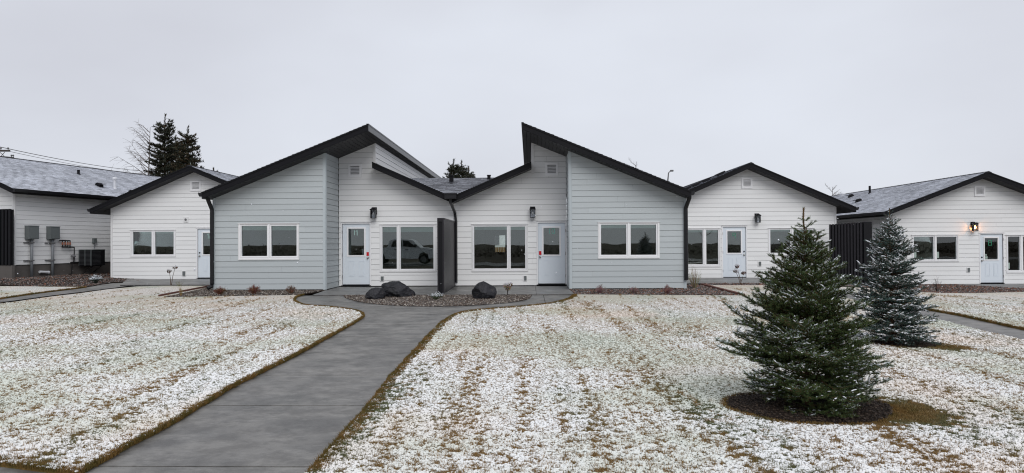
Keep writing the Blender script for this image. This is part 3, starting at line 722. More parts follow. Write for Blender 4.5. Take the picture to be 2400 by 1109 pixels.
def ring(W, mb, o, holes, d0, d1):
    us = sorted({o[0], o[2]} | {x for h in holes for x in (h[0], h[2])})
    for a, b in zip(us[:-1], us[1:]):
        m = (a + b) / 2; z = o[1]
        for h in sorted([h for h in holes if h[0] < m < h[2]], key=lambda h: h[1]):
            W.box(mb, a, z, b, h[1], d0, d1); z = h[3]
        W.box(mb, a, z, b, o[3], d0, d1)
def window(W, parent, out, panes, blind=0.07, stickers=(), vpipe=False):
    """white vinyl window: out = outer frame, panes = glass rects (u0,z0,u1,z1)"""
    sashes = [(p[0] - .042, p[1] - .042, p[2] + .042, p[3] + .042) for p in panes]
    mb = MB(); ring(W, mb, out, sashes, -0.08, 0.030); o = mb.build('window', M['white_trim'], parent)
    mb = MB(); W.box(mb, out[0] - .035, out[3] + .002, out[2] + .035, out[3] + .022, 0.0, 0.048); W.box(mb, out[0] - .025, out[1] - .03, out[2] + .025, out[1] - .002, 0.0, 0.040); 
    W.box(mb, out[0] - .030, out[1] - .002, out[0] - .002, out[3] + .002, 0.0, 0.020); W.box(mb, out[2] + .002, out[1] - .002, out[2] + .030, out[3] + .002, 0.0, 0.020)
    mb.build('casing', M['casing'], o)
    for p, s in zip(panes, sashes):
        q = (s[0] + .004, s[1] + .004, s[2] - .004, s[3] - .004)
        mb = MB(); ring(W, mb, q, [p], -0.07, 0.012); mb.build('sash', M['white_trim'], o)
        mb = MB(); W.box(mb, p[0] - .01, p[1] - .01, p[2] + .01, p[3] + .01, -0.046, -0.040); mb.build('pane', M['glass'], o)
        if blind:
            mb = MB(); W.box(mb, p[0] - .005, p[3] - blind - .02, p[2] + .005, p[3] + .03, -0.060, -0.052); mb.build('blind', M['blind'], o)
    for (a, z0, b, z1) in stickers:
        mb = MB(); W.box(mb, a, z0, b, z1, -0.0395, -0.0385); mb.build('sticker', M['sticker'], o)
    return o
DIG = {'1': [((.5, 0), (.5, 1))], 'I': [((.5, 0), (.5, 1)), ((.1, .80), (.5, 1))], '0': [((0, 0), (1, 0)), ((1, 0), (1, 1)), ((1, 1), (0, 1)), ((0, 1), (0, 0))],
       '9': [((1, 0), (1, 1)), ((1, 1), (0, 1)), ((0, 1), (0, .5)), ((0, .5), (1, .5))], '8': [((0, 0), (1, 0)), ((1, 0), (1, 1)), ((1, 1), (0, 1)), ((0, 1), (0, 0)), ((0, .5), (1, .5))],
       '2': [((0, 1), (1, 1)), ((1, 1), (1, .5)), ((1, .5), (0, .5)), ((0, .5), (0, 0)), ((0, 0), (1, 0))]}
def door(W, parent, r, gl, knob_right, digits, tape, red=False, deadbolt=True, panels_px=None, slots=False):
    """r: door slab; gl: glass rect; digits: list of (char, u0, z0, u1, z1)"""
    mb = MB(); gf = (gl[0] - .05, gl[1] - .05, gl[2] + .05, gl[3] + .05)
    slab = (r[0] + .006, r[1] + .03, r[2] - .006, r[3] - .006)
    ring(W, mb, slab, [gf], -0.065, -0.020); o = mb.build('door', M['door'], parent)
    mb = MB(); ring(W, mb, gf, [gl], -0.068, -0.004); mb.build('glazing_frame', M['white_trim'], o)
    mb = MB(); W.box(mb, gl[0] - .01, gl[1] - .01, gl[2] + .01, gl[3] + .01, -0.046, -0.040); mb.build('pane', M['glass'], o)
    mb = MB(); W.box(mb, r[0] - .045, r[1], r[0], r[3] + .045, -0.10, 0.024); W.box(mb, r[2], r[1], r[2] + .045, r[3] + .045, -0.10, 0.024); W.box(mb, r[0], r[3], r[2], r[3] + .045, -0.10, 0.024)
    mb.build('door_frame', M['white_trim'], parent)
    mb = MB(); W.box(mb, r[0] - .06, r[3] + .047, r[2] + .06, r[3] + .062, 0.0, 0.050); mb.build('drip_cap', M['white_trim'], parent)
    mb = MB(); W.box(mb, r[0] + .002, r[1] - .03, r[2] - .002, r[1] + .024, -0.12, 0.02); mb.build('threshold', M['black_metal'], o)
    wd = r[2] - r[0]
    for k in (0, 1):
        a = r[0] + wd * (0.22 if k == 0 else 0.59); b = a + wd * 0.205; z1 = r[1] + 0.81; z0 = r[1] + 0.29
        mb = MB()
        for (x0, y0, x1, y1) in ((a, z0, a + .014, z1), (b - .014, z0, b, z1), (a + .014, z0, b - .014, z0 + .014), (a + .014, z1 - .014, b - .014, z1)): W.box(mb, x0, y0, x1, y1, -0.021, -0.012)
        W.box(mb, a + .03, z0 + .03, b - .03, z1 - .03, -0.021, -0.014)
        mb.build('raised_panel', M['door'], o)
    ku = r[2] - 0.075 if knob_right else r[0] + 0.075; kz = r[1] + 0.915
    def knob(name, u, z, rr, dp, mat):
        mb = MB(); c0 = W.p(u, z, -0.02); c1 = W.p(u, z, -0.008); c2 = W.p(u, z, dp * .6); c3 = W.p(u, z, dp)
        mb.tube([c0, c1, W.p(u, z, -0.004), W.p(u, z, dp * .35), c2, c3], [rr * 1.15, rr * 1.15, rr * .45, rr * .45, rr, rr * .6], 12); mb.build(name, mat, o, smooth=True)
    knob('knob', ku, kz, 0.030, 0.055, M['chrome'])
    if deadbolt: knob('deadbolt', ku, kz + 0.14, 0.026, 0.012, M['black_metal'])
    hu = r[0] - 0.004 if knob_right else r[2] + 0.004
    for hz in (0.28, 1.02, 1.78):
        mb = MB(); mb.tube([W.p(hu, r[1] + hz - .05, 0.026), W.p(hu, r[1] + hz + .05, 0.026)], 0.008, 6); mb.build('hinge', M['chrome'], o)
    if red:
        mb = MB(); W.box(mb, ku - .04, kz + .065, ku + .04, kz + .19, -0.012, -0.010); mb.build('tag', M['red'], o)
    for (ch, u0, z0, u1, z1) in digits:
        mb = MB(); tw = 0.010
        for i, ((ax, ay), (bx, by)) in enumerate(DIG[ch]):
            A = (u0 + (u1 - u0) * ax, z0 + (z1 - z0) * ay); B = (u0 + (u1 - u0) * bx, z0 + (z1 - z0) * by); d = -0.0395 + 0.0006 * i
            if abs(A[0] - B[0]) < 1e-6: W.box(mb, A[0] - tw, min(A[1], B[1]) - tw, A[0] + tw, max(A[1], B[1]) + tw, d, d + .0005)
            elif abs(A[1] - B[1]) < 1e-6: W.box(mb, min(A[0], B[0]) - tw, A[1] - tw, max(A[0], B[0]) + tw, A[1] + tw, d, d + .0005)
            else: W.poly(mb, [(A[0], A[1] - tw), (B[0], B[1] - tw), (B[0], B[1] + tw), (A[0], A[1] + tw)], lambda z, d=d: d + .0005, d)
        mb.build('number', tape, o)
    return o
def louver(W, parent, r):
    mb = MB(); inner = (r[0] + .07, r[1] + .075, r[2] - .07, r[3] - .07); ring(W, mb, r, [inner], -0.05, 0.045); o = mb.build('gable_vent', M['white_trim'], parent)
    mb = MB(); W.box(mb, inner[0], inner[1], inner[2], inner[3], -0.05, -0.045); mb.build('backing', M['shadow_gap'], o)
    n = 6; h = (inner[3] - inner[1]) / n
    for i in range(n):
        z = inner[1] + i * h
        vs = [W.p(inner[0], z + h * .12, 0.036), W.p(inner[2], z + h * .12, 0.036), W.p(inner[2], z + h * .74, -0.010), W.p(inner[0], z + h * .74, -0.010)]
        vs += [v + Vector((0, 0, -0.012)) for v in vs]
        mesh('slat', vs, [(0, 1, 2, 3), (7, 6, 5, 4), (0, 4, 5, 1), (1, 5, 6, 2), (2, 6, 7, 3), (3, 7, 4, 0)], M['white_trim'], o)
def outlet(W, parent, r):
    mb = MB(); ring(W, mb, (r[0] - .04, r[1] - .03, r[2] + .02, r[3] + .02), [r], 0.0, 0.028); o = mb.build('outlet_box', M['casing'], parent)
    mb = MB(); W.box(mb, r[0], r[1], r[2], r[3], 0.0, 0.055); mb.build('cover', M['grey_box'], o)
def corner_board(W, parent, u0, u1, z0, z1a, z1b, mat, d=0.026):
    mb = MB(); W.poly(mb, [(u0, z0), (u1, z0), (u1, z1b), (u0, z1a)], lambda z: d, -0.02); mb.build('corner_board', mat, parent)
def room(W, parent, u0, u1, z0, z1, depth, back_hole=None, mats=None):
    """plastered room behind the glass, open towards the wall"""
    d0 = -0.162; d1 = -depth; c = lambda u, z, d: W.p(u, z, d)
    mb = MB()
    vs = [c(u0, z0, d0), c(u1, z0, d0), c(u1, z1, d0), c(u0, z1, d0), c(u0, z0, d1), c(u1, z0, d1), c(u1, z1, d1), c(u0, z1, d1)]
    mb.add(vs, [(0, 4, 7, 3), (1, 2, 6, 5), (3, 7, 6, 2)])
    if back_hole is None: mb.add(vs, [(4, 5, 6, 7)])
    else:
        a, za, b, zb = back_hole
        for (x0, y0, x1, y1) in ((u0, z0, a, z1), (b, z0, u1, z1), (a, z0, b, za), (a, zb, b, z1)):
            mb.add([c(x0, y0, d1), c(x1, y0, d1), c(x1, y1, d1), c(x0, y1, d1)], [(0, 1, 2, 3)])
    o = mb.build('room', M['interior'], parent)
    mesh('room_floor', [c(u0, z0, d0), c(u1, z0, d0), c(u1, z0, d1), c(u0, z0, d1)], [(0, 1, 2, 3)], M['interior_floor'], o)
    return o
def shingles(parent, A, along, up, nrm, length, slope_len, mat, seed, expo=0.145, tab=(0.18, 0.36), lift=0.012):
    """courses of asphalt tabs, real stepped geometry, joined (far too many and too small to pick apart)"""
    rnd = random.Random(seed); vs = []; fs = []; uv = []
    A = Vector(A); along = Vector(along).normalized(); up = Vector(up).normalized(); nrm = Vector(nrm).normalized()
    n = int(slope_len / expo)
    for r in range(n + 1):
        s0 = r * expo; s1 = min(s0 + expo + 0.004, slope_len); x = -rnd.random() * tab[1]
        if s1 - s0 < 0.02: break
        while x < length:
            w_ = tab[0] + rnd.random() * (tab[1] - tab[0]); a = max(x, 0) + .002; b = min(x + w_, length) - .002; x += w_
            if b - a < 0.01: continue
            h = lift + rnd.random() * 0.009; dr = rnd.random() * 0.010; k = len(vs)
            P_ = lambda q, s, e: tuple(A + along * q + up * s + nrm * e)
            vs += [P_(a, s0 - dr, 0), P_(b, s0 - dr, 0), P_(a, s0 - dr, h), P_(b, s0 - dr, h), P_(b, s1, .003), P_(a, s1, .003)]
            fs += [(k, k + 1, k + 3, k + 2), (k + 2, k + 3, k + 4, k + 5)]
            c = rnd.random(); uv += [(c, 0)] * 4 + [(c, 0), (c, 0), (c, 1), (c, 1)]
    return mesh('shingles', vs, fs, mat, parent, kind='stuff', uvs=uv)
class Frame:
    """house frame: ex to the right along the front, ey to the back, origin under the ridge at the front wall"""
    def __init__(s, O, ang=0.0):
        s.O = Vector((O[0], O[1], 0)); s.ex = Vector((math.cos(ang), math.sin(ang), 0)); s.ey = Vector((-math.sin(ang), math.cos(ang), 0))
    def p(s, x, y, z): return s.O + s.ex * x + s.ey * y + Vector((0, 0, z))
def roof_slope(F, parent, xe, ze, xr, zr, y0, y1, wall_y, wall_x, smat, seed, th=0.19, shing=True, ridge_fascia=False, snow=False, sof_mat=None, front=True, eave_gutter=True, gutter_y=None):
    """one sloping roof plane from the eave (xe, ze) to the ridge (xr, zr), running y0..y1. Deck, front fascia, soffit boards, gutter, shingles"""
    sgn = 1 if xr > xe else -1; L = math.hypot(xr - xe, zr - ze); sl = (zr - ze) / (xr - xe)
    zt = lambda x: ze + sl * (x - xe)
    def slab(mb, xa, xb, ya, yb, lo, hi):
        q = [(xa, zt(xa) + lo), (xb, zt(xb) + lo), (xb, zt(xb) + hi), (xa, zt(xa) + hi)]
        n = [F.p(x, ya, z) for x, z in q] + [F.p(x, yb, z) for x, z in q]
        mb.add(n, [(0, 1, 2, 3), (7, 6, 5, 4), (0, 4, 5, 1), (1, 5, 6, 2), (2, 6, 7, 3), (3, 7, 4, 0)])
    mb = MB(); slab(mb, xe, xr, y0 + .03, y1, -th + .012, 0.0); o = mb.build('roof', M['shadow_gap'] if sof_mat is None else sof_mat, parent)
    if front:
        mb = MB(); slab(mb, xe, xr, y0, y0 + .028, -th, -0.045); slab(mb, xe, xr, y0 - .018, y0 + .028, -0.044, 0.004); mb.build('fascia', M['black_metal'], parent)
        mb = MB(); n = int(abs(xr - xe) / 0.115); step = (xr - xe) / n       # soffit boards run from fascia to wall
        for i in range(n): slab(mb, xe + step * (i + .05), xe + step * (i + .95), y0 + .03, wall_y - 0.005, -th - .004, -th + .011)
        mb.build('soffit', M['soffit'], parent, kind='stuff')
    # side soffit, outside the wall line
    if wall_x is not None:
        mb = MB(); n = max(1, int((y1 - wall_y) / 0.115)); st = (y1 - wall_y) / n
        if n < 400:
            for i in range(n): slab(mb, xe, wall_x, wall_y + st * (i + .05), wall_y + st * (i + .95), -th - .004, -th + .011)
            mb.build('soffit', M['soffit'], parent, kind='stuff')
    if eave_gutter:
        mb = MB(); gx0 = xe - sgn * 0.115; prof = [(xe, ze - .015), (xe, ze - .125), (xe - sgn * .075, ze - .125), (gx0 + sgn * .01, ze - .07), (gx0, ze - .012), (gx0, ze + .002), (gx0 + sgn * .012, ze + .002)]
        ya = y0 if gutter_y is None else gutter_y
        n = len(prof); vs = [F.p(x, ya, z) for x, z in prof] + [F.p(x, y1, z) for x, z in prof]
        mb.add(vs, [tuple(range(n)), tuple(range(2 * n - 1, n - 1, -1))] + [(i, i + n, (i + 1) % n + n, (i + 1) % n) for i in range(n)]); mb.build('gutter', M['black_gloss'], parent)
    if shing:
        nrm = (F.ex * (-sl) + Vector((0, 0, 1))).normalized()
        up = (F.ex * (xr - xe) + Vector((0, 0, zr - ze))).normalized()
        shingles(o, F.p(xe, y0 - .02, ze) + nrm * .004 - up * .02, F.ey, up, nrm, y1 - y0 + .02, L + 0.02, smat, seed)
    return o
def downspout(parent, pts, bevel_r=0.045, mat=None):
    """square-ish down pipe"""
    mb = MB(); mb.tube(pts, bevel_r, 8); return mb.build('downspout', mat or M['black_gloss'], parent)

# ---------------------------------------------------------------- central duplex (doors 11 and 10)
YB, YW, YH, YL = 23.55, 22.05, 21.48, 22.93      # back walls, wing walls, high rakes, low rakes
DU = thing('duplex_house', 'white and grey duplex in the middle, two tall half roofs and a low valley', 'house', (-2.4, YB, g(-2.4, YB)))
F0 = Frame((0, 0)); WB = Wall((0, YB), (1, 0)); WW = Wall((0, YW), (1, 0))
pA, pB = PY(472.6, 451.5, YH), PY(862, 291.5, YH); pC, pD = PY(1224.5, 288, YH), PY(1620, 447.8, YH)
slL = (pB.z - pA.z) / (pB.x - pA.x); slR = (pD.z - pC.z) / (pD.x - pC.x)
hL = lambda x: pA.z + slL * (x - pA.x); hR = lambda x: pC.z + slR * (x - pC.x)
lA, lV1 = PY(862.7, 375.5, YL), PY(1058, 461, YL); lV2, lB = PY(1059, 460.5, YL), PY(1250, 377, YL)
vx = (lV1.x + lV2.x) / 2; vz = (lV1.z + lV2.z) / 2
sl1 = (vz - lA.z) / (vx - lA.x); sl2 = (lB.z - vz) / (lB.x - vx)
XHL = WB.px(880, 400)[0]; XHR = WB.px(1246.5, 400)[0]             # outer faces of the two high walls
XWLo = WW.px(499, 600)[0]; XWLi = WW.px(763, 600)[0]; XWRi = WW.px(1335, 600)[0]; XWRo = WW.px(1608.5, 600)[0]
zbW = (WW.px(500, 679.5)[1] + WW.px(762, 678)[1] + WW.px(1607, 675)[1]) / 3; zbB = (WB.px(800, 671)[1] + WB.px(1250, 668)[1]) / 2
TH = 0.195; YEND = 39.6
print('z', zbW, zbB, 'slopes', slL, slR, sl1, sl2, 'vz', vz, 'x', XWLo, XHL, vx, XHR, XWRo)
# openings
winWL = WW.rect(561, 524.3, 699.4, 607.1); pWL = [WW.rect(566.3, 529.3, 626.2, 600.3), WW.rect(635.8, 529.3, 695.4, 600.3)]
winWR = WW.rect(1403.5, 521.8, 1543.6, 603.8); pWR = [WW.rect(1408.5, 526.6, 1467.9, 597.3), WW.rect(1478, 526.6, 1537.8, 597.3)]
winB1 = WB.rect(891.9, 526.5, 1021.3, 635.2); pB1 = [WB.rect(896.4, 531.9, 930, 630.4), WB.rect(939, 531.9, 1015.9, 630.4)]
winB2 = WB.rect(1107.2, 526.1, 1235.4, 634.4); pB2 = [WB.rect(1111.4, 531.1, 1188.2, 629.4), WB.rect(1196.8, 531.1, 1231, 629.4)]
dr1 = WB.rect(802.6, 524.6, 866.8, 668.8); dg1 = WB.rect(816.2, 536.3, 853.2, 598.3)
dr2 = WB.rect(1260.8, 522.2, 1325.2, 666.6); dg2 = WB.rect(1273.9, 534.1, 1311.1, 596.9)
ve1 = WB.rect(817, 385, 847.7, 415); ve2 = WB.rect(1278, 381.8, 1308.2, 412.4)
grow = lambda r, e: (r[0] - e, r[1] - e, r[2] + e, r[3] + e)
dgrow = lambda r: (r[0] - .047, r[1] - 3, r[2] + .047, r[3] + .062)
wgrow = lambda r: (r[0] - .031, r[1] - .031, r[2] + .031, r[3] + .023)
sof = TH + 0.006
# wing fronts
for (xa, xb, h, win, panes, bl, sd) in ((XWLo, XWLi, hL, winWL, pWL, 0.12, 1), (XWRi, XWRo, hR, winWR, pWR, 0.09, 2)):
    top = [(xa, h(xa) - sof), (xb, h(xb) - sof)]
    wall_core(WW, DU, xa, xb, zbW - .02, top, [grow(win, .001)], M['shadow_gap'])
    siding(WW, DU, xa + .078, xb - .078, zbW, [(xa + .078, h(xa + .078) - sof), (xb - .078, h(xb - .078) - sof)], [wgrow(win)], M['grey_siding'], sd)
    for a, b in ((xa, xa + .075), (xb - .075, xb)): corner_board(WW, DU, a, b, zbW - .01, h(a) - sof, h(b) - sof, M['grey_trim'])
    window(WW, DU, win, panes, bl)
    mb = MB(); WW.box(mb, xa + .01, zbW - .6, xb - .01, zbW - .021, -0.16, -0.01); mb.build('foundation', M['foundation'], DU)
# wing inner side walls
WSL = Wall((XWLi, YW), (0, 1)); WSR = Wall((XWRi, YB), (0, -1)); dep = YB - YW
for W_, h, x, sd in ((WSL, hL, XWLi, 3), (WSR, hR, XWRi, 4)):
    zt = h(x) - sof; fr = (0.0, 0.075) if W_ is WSL else (dep - .075, dep); u0, u1 = (0.078, dep - 0.02) if W_ is WSL else (0.02, dep - .078)
    mb = MB(); W_.box(mb, 0.0, zbW - .02, dep, zt, -.15, 0.0); mb.build('wall', M['shadow_gap'], DU)
    siding(W_, DU, u0, u1, zbW, [(u0, zt), (u1, zt)], [], M['grey_siding'], sd, jn=False)
    corner_board(W_, DU, fr[0] + (0 if W_ is WSL else 0), fr[1], zbW - .01, zt, zt, M['grey_trim'], 0.0262)
# recessed back walls with the doors
for (side, xa, xb, ub, win, panes, dr, dgl, ve, sd) in (
        (0, XWLi + .02, vx, None, winB1, pB1, dr1, dg1, ve1, 5), (1, vx, XWRi - .02, None, winB2, pB2, dr2, dg2, ve2, 6)):
    if side == 0: top = [(xa, hL(xa) - sof), (XHL, hL(XHL) - sof), (XHL + .001, lA.z + sl1 * (XHL - lA.x) - sof), (xb, vz - sof)]
    else: top = [(xa, vz - sof), (XHR - .001, lB.z + sl2 * (XHR - lB.x) - sof), (XHR, hR(XHR) - sof), (xb, hR(xb) - sof)]
    wall_core(WB, DU, xa, xb, zbB - .02, top, [grow(win, .001), (dr[0], zbB - .02, dr[2], dr[3]), grow(ve, -.06)], M['shadow_gap'])
    sa, sb = (xa, xb) if side == 0 else (xb, xa)
    holes = [wgrow(win), dgrow(dr), ve]
    lo, hi = (xa + .005, XHL - .076) if side == 0 else (XHR + .076, xb - .005)
    mid = XHL if side == 0 else XHR
    # one run of boards across the whole wall; the tall corner board caps the part above the low roof
    siding(WB, DU, xa + .005, xb - .002, zbB, [(u, z) for u, z in top], holes, M['white_siding'], sd)
    window(WB, DU, win, panes, 0.15 if side == 0 else 0.09)
    louver(WB, DU, ve)
    zl = (lA.z + sl1 * (XHL - lA.x)) if side == 0 else (lB.z + sl2 * (XHR - lB.x)); hh = hL if side == 0 else hR
    a, b = (XHL - .085, XHL + .012) if side == 0 else (XHR - .012, XHR + .085)
    corner_board(WB, DU, a, b, zl - .35, hh(a) - sof, hh(b) - sof, M['casing'], 0.03)
def dg_(ch, W_, x0, y0, x1, y1): r = W_.rect(x0, y0, x1, y1); return (ch, r[0], r[1], r[2], r[3])
door(WB, DU, dr1, dg1, True, [dg_('1', WB, 826, 540.5, 834, 551), dg_('I', WB, 832, 540.5, 841, 551.5)], M['tape_pale'], red=True, deadbolt=False)
door(WB, DU, dr2, dg2, False, [dg_('1', WB, 1284, 536.5, 1292, 547), dg_('0', WB, 1294, 536.5, 1300, 547)], M['tape_teal'], red=True, deadbolt=False)
for r in ((893.5, 648, 899.5, 657.5), (1228.5, 647, 1234, 656.5)): outlet(WB, DU, WB.rect(*r))
# high side walls above the low roofs
WHL = Wall((XHL, YB), (0, 1)); WHR = Wall((XHR, YEND), (0, -1)); D2 = YEND - YB
for W_, h, x, lz, sd in ((WHL, hL, XHL, lA.z + sl1 * (XHL - lA.x), 7), (WHR, hR, XHR, lB.z + sl2 * (XHR - lB.x), 8)):
    zt = h(x) - sof; mb = MB(); W_.box(mb, 0.002, lz - .4, D2, zt, -.15, 0.0); mb.build('wall', M['shadow_gap'], DU)
    siding(W_, DU, .02, D2, zbB + EXPO * math.floor((lz - .1 - zbB) / EXPO), [(.02, zt), (D2, zt)], [], M['white_siding'], sd)
# roofs
roof_slope(F0, DU, pA.x, pA.z, pB.x, pB.z, YH, YEND, YW, None, M['shingle_snow'], 21, TH)
roof_slope(F0, DU, pD.x, pD.z, pC.x, pC.z, YH, YEND, YW, None, M['shingle_snow'], 22, TH)
# deep soffit over the recessed entrances
for (xa, xb, h) in ((XWLi, pB.x, hL), (pC.x, XWRi, hR)):
    mb = MB(); n = int((xb - xa) / 0.115); st = (xb - xa) / n
    for i in range(n):
        a, b = xa + st * (i + .05), xa + st * (i + .95)
        q = [(a, h(a) - TH - .004), (b, h(b) - TH - .004), (b, h(b) - TH + .011), (a, h(a) - TH + .011)]
        vs = [Vector((x, YW - .004, z)) for x, z in q] + [Vector((x, YB - .002 if XHL > b or a > XHR else YEND, z)) for x, z in q]
        mb.add(vs, [(0, 1, 2, 3), (7, 6, 5, 4), (0, 4, 5, 1), (1, 5, 6, 2), (2, 6, 7, 3), (3, 7, 4, 0)])
    mb.build('soffit', M['soffit'], DU, kind='stuff')
# high edge trims: metal fascia along the tall open edges, in lapped lengths
for (x, h, s) in ((pB.x, hL, 1), (pC.x, hR, -1)):
    y = YH - .018; z1 = h(x) + .004; z0 = z1 - TH - .01
    while y < YEND:
        y2 = min(y + 3.0, YEND); a, b = sorted((x, x + s * .024)); mb = MB(); mb.box((a, y, z0), (b, y2 - .004, z1 - .03)); mb.box((min(x - s * .04, x + s * .034), y, z1 - .029), (max(x - s * .04, x + s * .034), y2, z1 + .014)); mb.build('fascia', M['black_gloss'], DU); y = y2
# low roofs and the cross roof behind the valley
roof_slope(F0, DU, vx - .01, vz, XHL + .02, vz + sl1 * (XHL + .02 - vx), YL, YEND, YB, None, M['shingle_wet'], 23, TH, shing=False, eave_gutter=False)
roof_slope(F0, DU, vx + .01, vz, XHR - .02, vz + sl2 * (XHR - .02 - vx), YL, YEND, YB, None, M['shingle_wet'], 24, TH, shing=False, eave_gutter=False)
# end faces of the low rakes, slightly proud of the tall corner boards
yr = 26.2; zr_ = PY(1050, 418.5, yr).z; y_s = YB + .02; zf = vz - .02
xa_, xb_ = XHL + .02, XHR - .02
mb = MB(); ln = math.hypot(yr - y_s, zr_ - zf)
mb.add([(xa_, y_s, zf), (xb_, y_s, zf), (xb_, yr, zr_), (xa_, yr, zr_), (xb_, YEND, vz - .3), (xa_, YEND, vz - .3)], [(0, 1, 2, 3), (3, 2, 4, 5)]); crf = mb.build('roof', M['shingle_plain'], DU)
upv = Vector((0, yr - y_s, zr_ - zf)).normalized(); nv = Vector((0, -upv.z, upv.y))
shingles(crf, Vector((xa_, y_s, zf)) + nv * .01, (1, 0, 0), upv, nv, xb_ - xa_, ln, M['shingle_wet'], 25, lift=0.014)
# scupper box, downspouts
q0 = PY(1042, 456, YL - .12); q1 = PY(1070, 466, YL - .12)
mb = MB(); mb.box((q0.x, YL - .20, q1.z), (q1.x, YL - .02, q0.z)); mb.box((q0.x - .02, YL - .22, q0.z), (q1.x + .02, YL - .02, q0.z + .025)); mb.build('valley_box', M['black_gloss'], DU)
dsx = (PY(1056, 470, YL - .1)).x
downspout(DU, [(dsx, YL - .1, q1.z + .02), (dsx, YL - .1, q1.z - .12), (dsx + .07, YB - .09, q1.z - .42), (dsx + .10, YB - .07, q1.z - .7), (dsx + .10, YB - .07, zbB + .1)], 0.05)
def corner_spout(gx, gz, wx, s, zb_, kick=True, yw=YW):
    yd = yw - .075
    pts = [(gx, YH + .35, gz - .06), (gx, YH + .35, gz - .16), (wx, yd, gz - .48), (wx, yd, gz - .62), (wx, yd, zb_ + .10)]
    if kick: pts += [(wx, yd - .02, zb_ + .02), (wx - s * .09, yd - .12, zb_ - .04)]
    downspout(DU, pts, 0.064)
corner_spout(PY(487, 466, YH + .35).x, pA.z - .02, PY(497, 600, YW - .07).x, 1, WW.px(500, 672)[1])
corner_spout(PY(1616, 460, YH + .35).x, pD.z - .02, PY(1608, 600, YW - .07).x, 0, WW.px(1608, 656)[1] - .1, kick=False)
# outer side and rear walls
for x, h in ((XWLo, hL), (XWRo, hR)):
    s = 1 if x < 0 else -1; mb = MB(); mb.box((min(x, x + s * .15), YW + .16, zbW - .6), (max(x, x + s * .15), YEND - .6, h(x) - .22)); mb.build('wall', M['white_siding'], DU)
mb = MB()
bh = [PY(1160, 553, YEND - .7).x, PY(1160, 591, YEND - .7).z, PY(1184, 553, YEND - .7).x, PY(1160, 552, YEND - .7).z]
for (x0, z0, x1, z1) in ((XWLo, zbB - .5, bh[0], 3.2), (bh[2], zbB - .5, XWRo, 3.2), (bh[0], zbB - .5, bh[2], bh[1]), (bh[0], bh[3], bh[2], 3.2)): mb.box((x0, YEND - .75, z0), (x1, YEND - .6, min(z1, vz - .3)))
mb.build('wall', M['white_siding'], DU)
fz = zbB + .05; cz = fz + 2.38
room(WW, DU, XWLo + .2, XWLi - .18, fz, cz, 4.2); room(WW, DU, XWRi + .18, XWRo - .2, fz, cz, 4.6)
room(WB, DU, XWLi + .2, vx - .08, fz, cz, 5.5); room(WB, DU, vx + .08, XWRi - .2, fz, cz, YEND - .76 - YB, back_hole=tuple(bh))
# roof vents behind the valley
def box_vent(parent, x, y, z, w_=.26, h_=.30):
    mb = MB(); mb.box((x - w_ * .42, y - w_ * .4, z), (x + w_ * .42, y + w_ * .4, z + h_ * .8)); mb.box((x - w_ * .5, y - w_ * .52, z + h_ * .8), (x + w_ * .5, y + w_ * .5, z + h_)); mb.build('roof_vent', M['black_metal'], parent)
v1 = PY(1058, 425.5, 25.4); box_vent(DU, v1.x, 25.4, v1.z, .17, .22); v2 = PY(1146, 423, 26.0); box_vent(DU, v2.x, 26.0, v2.z, .14, .20)

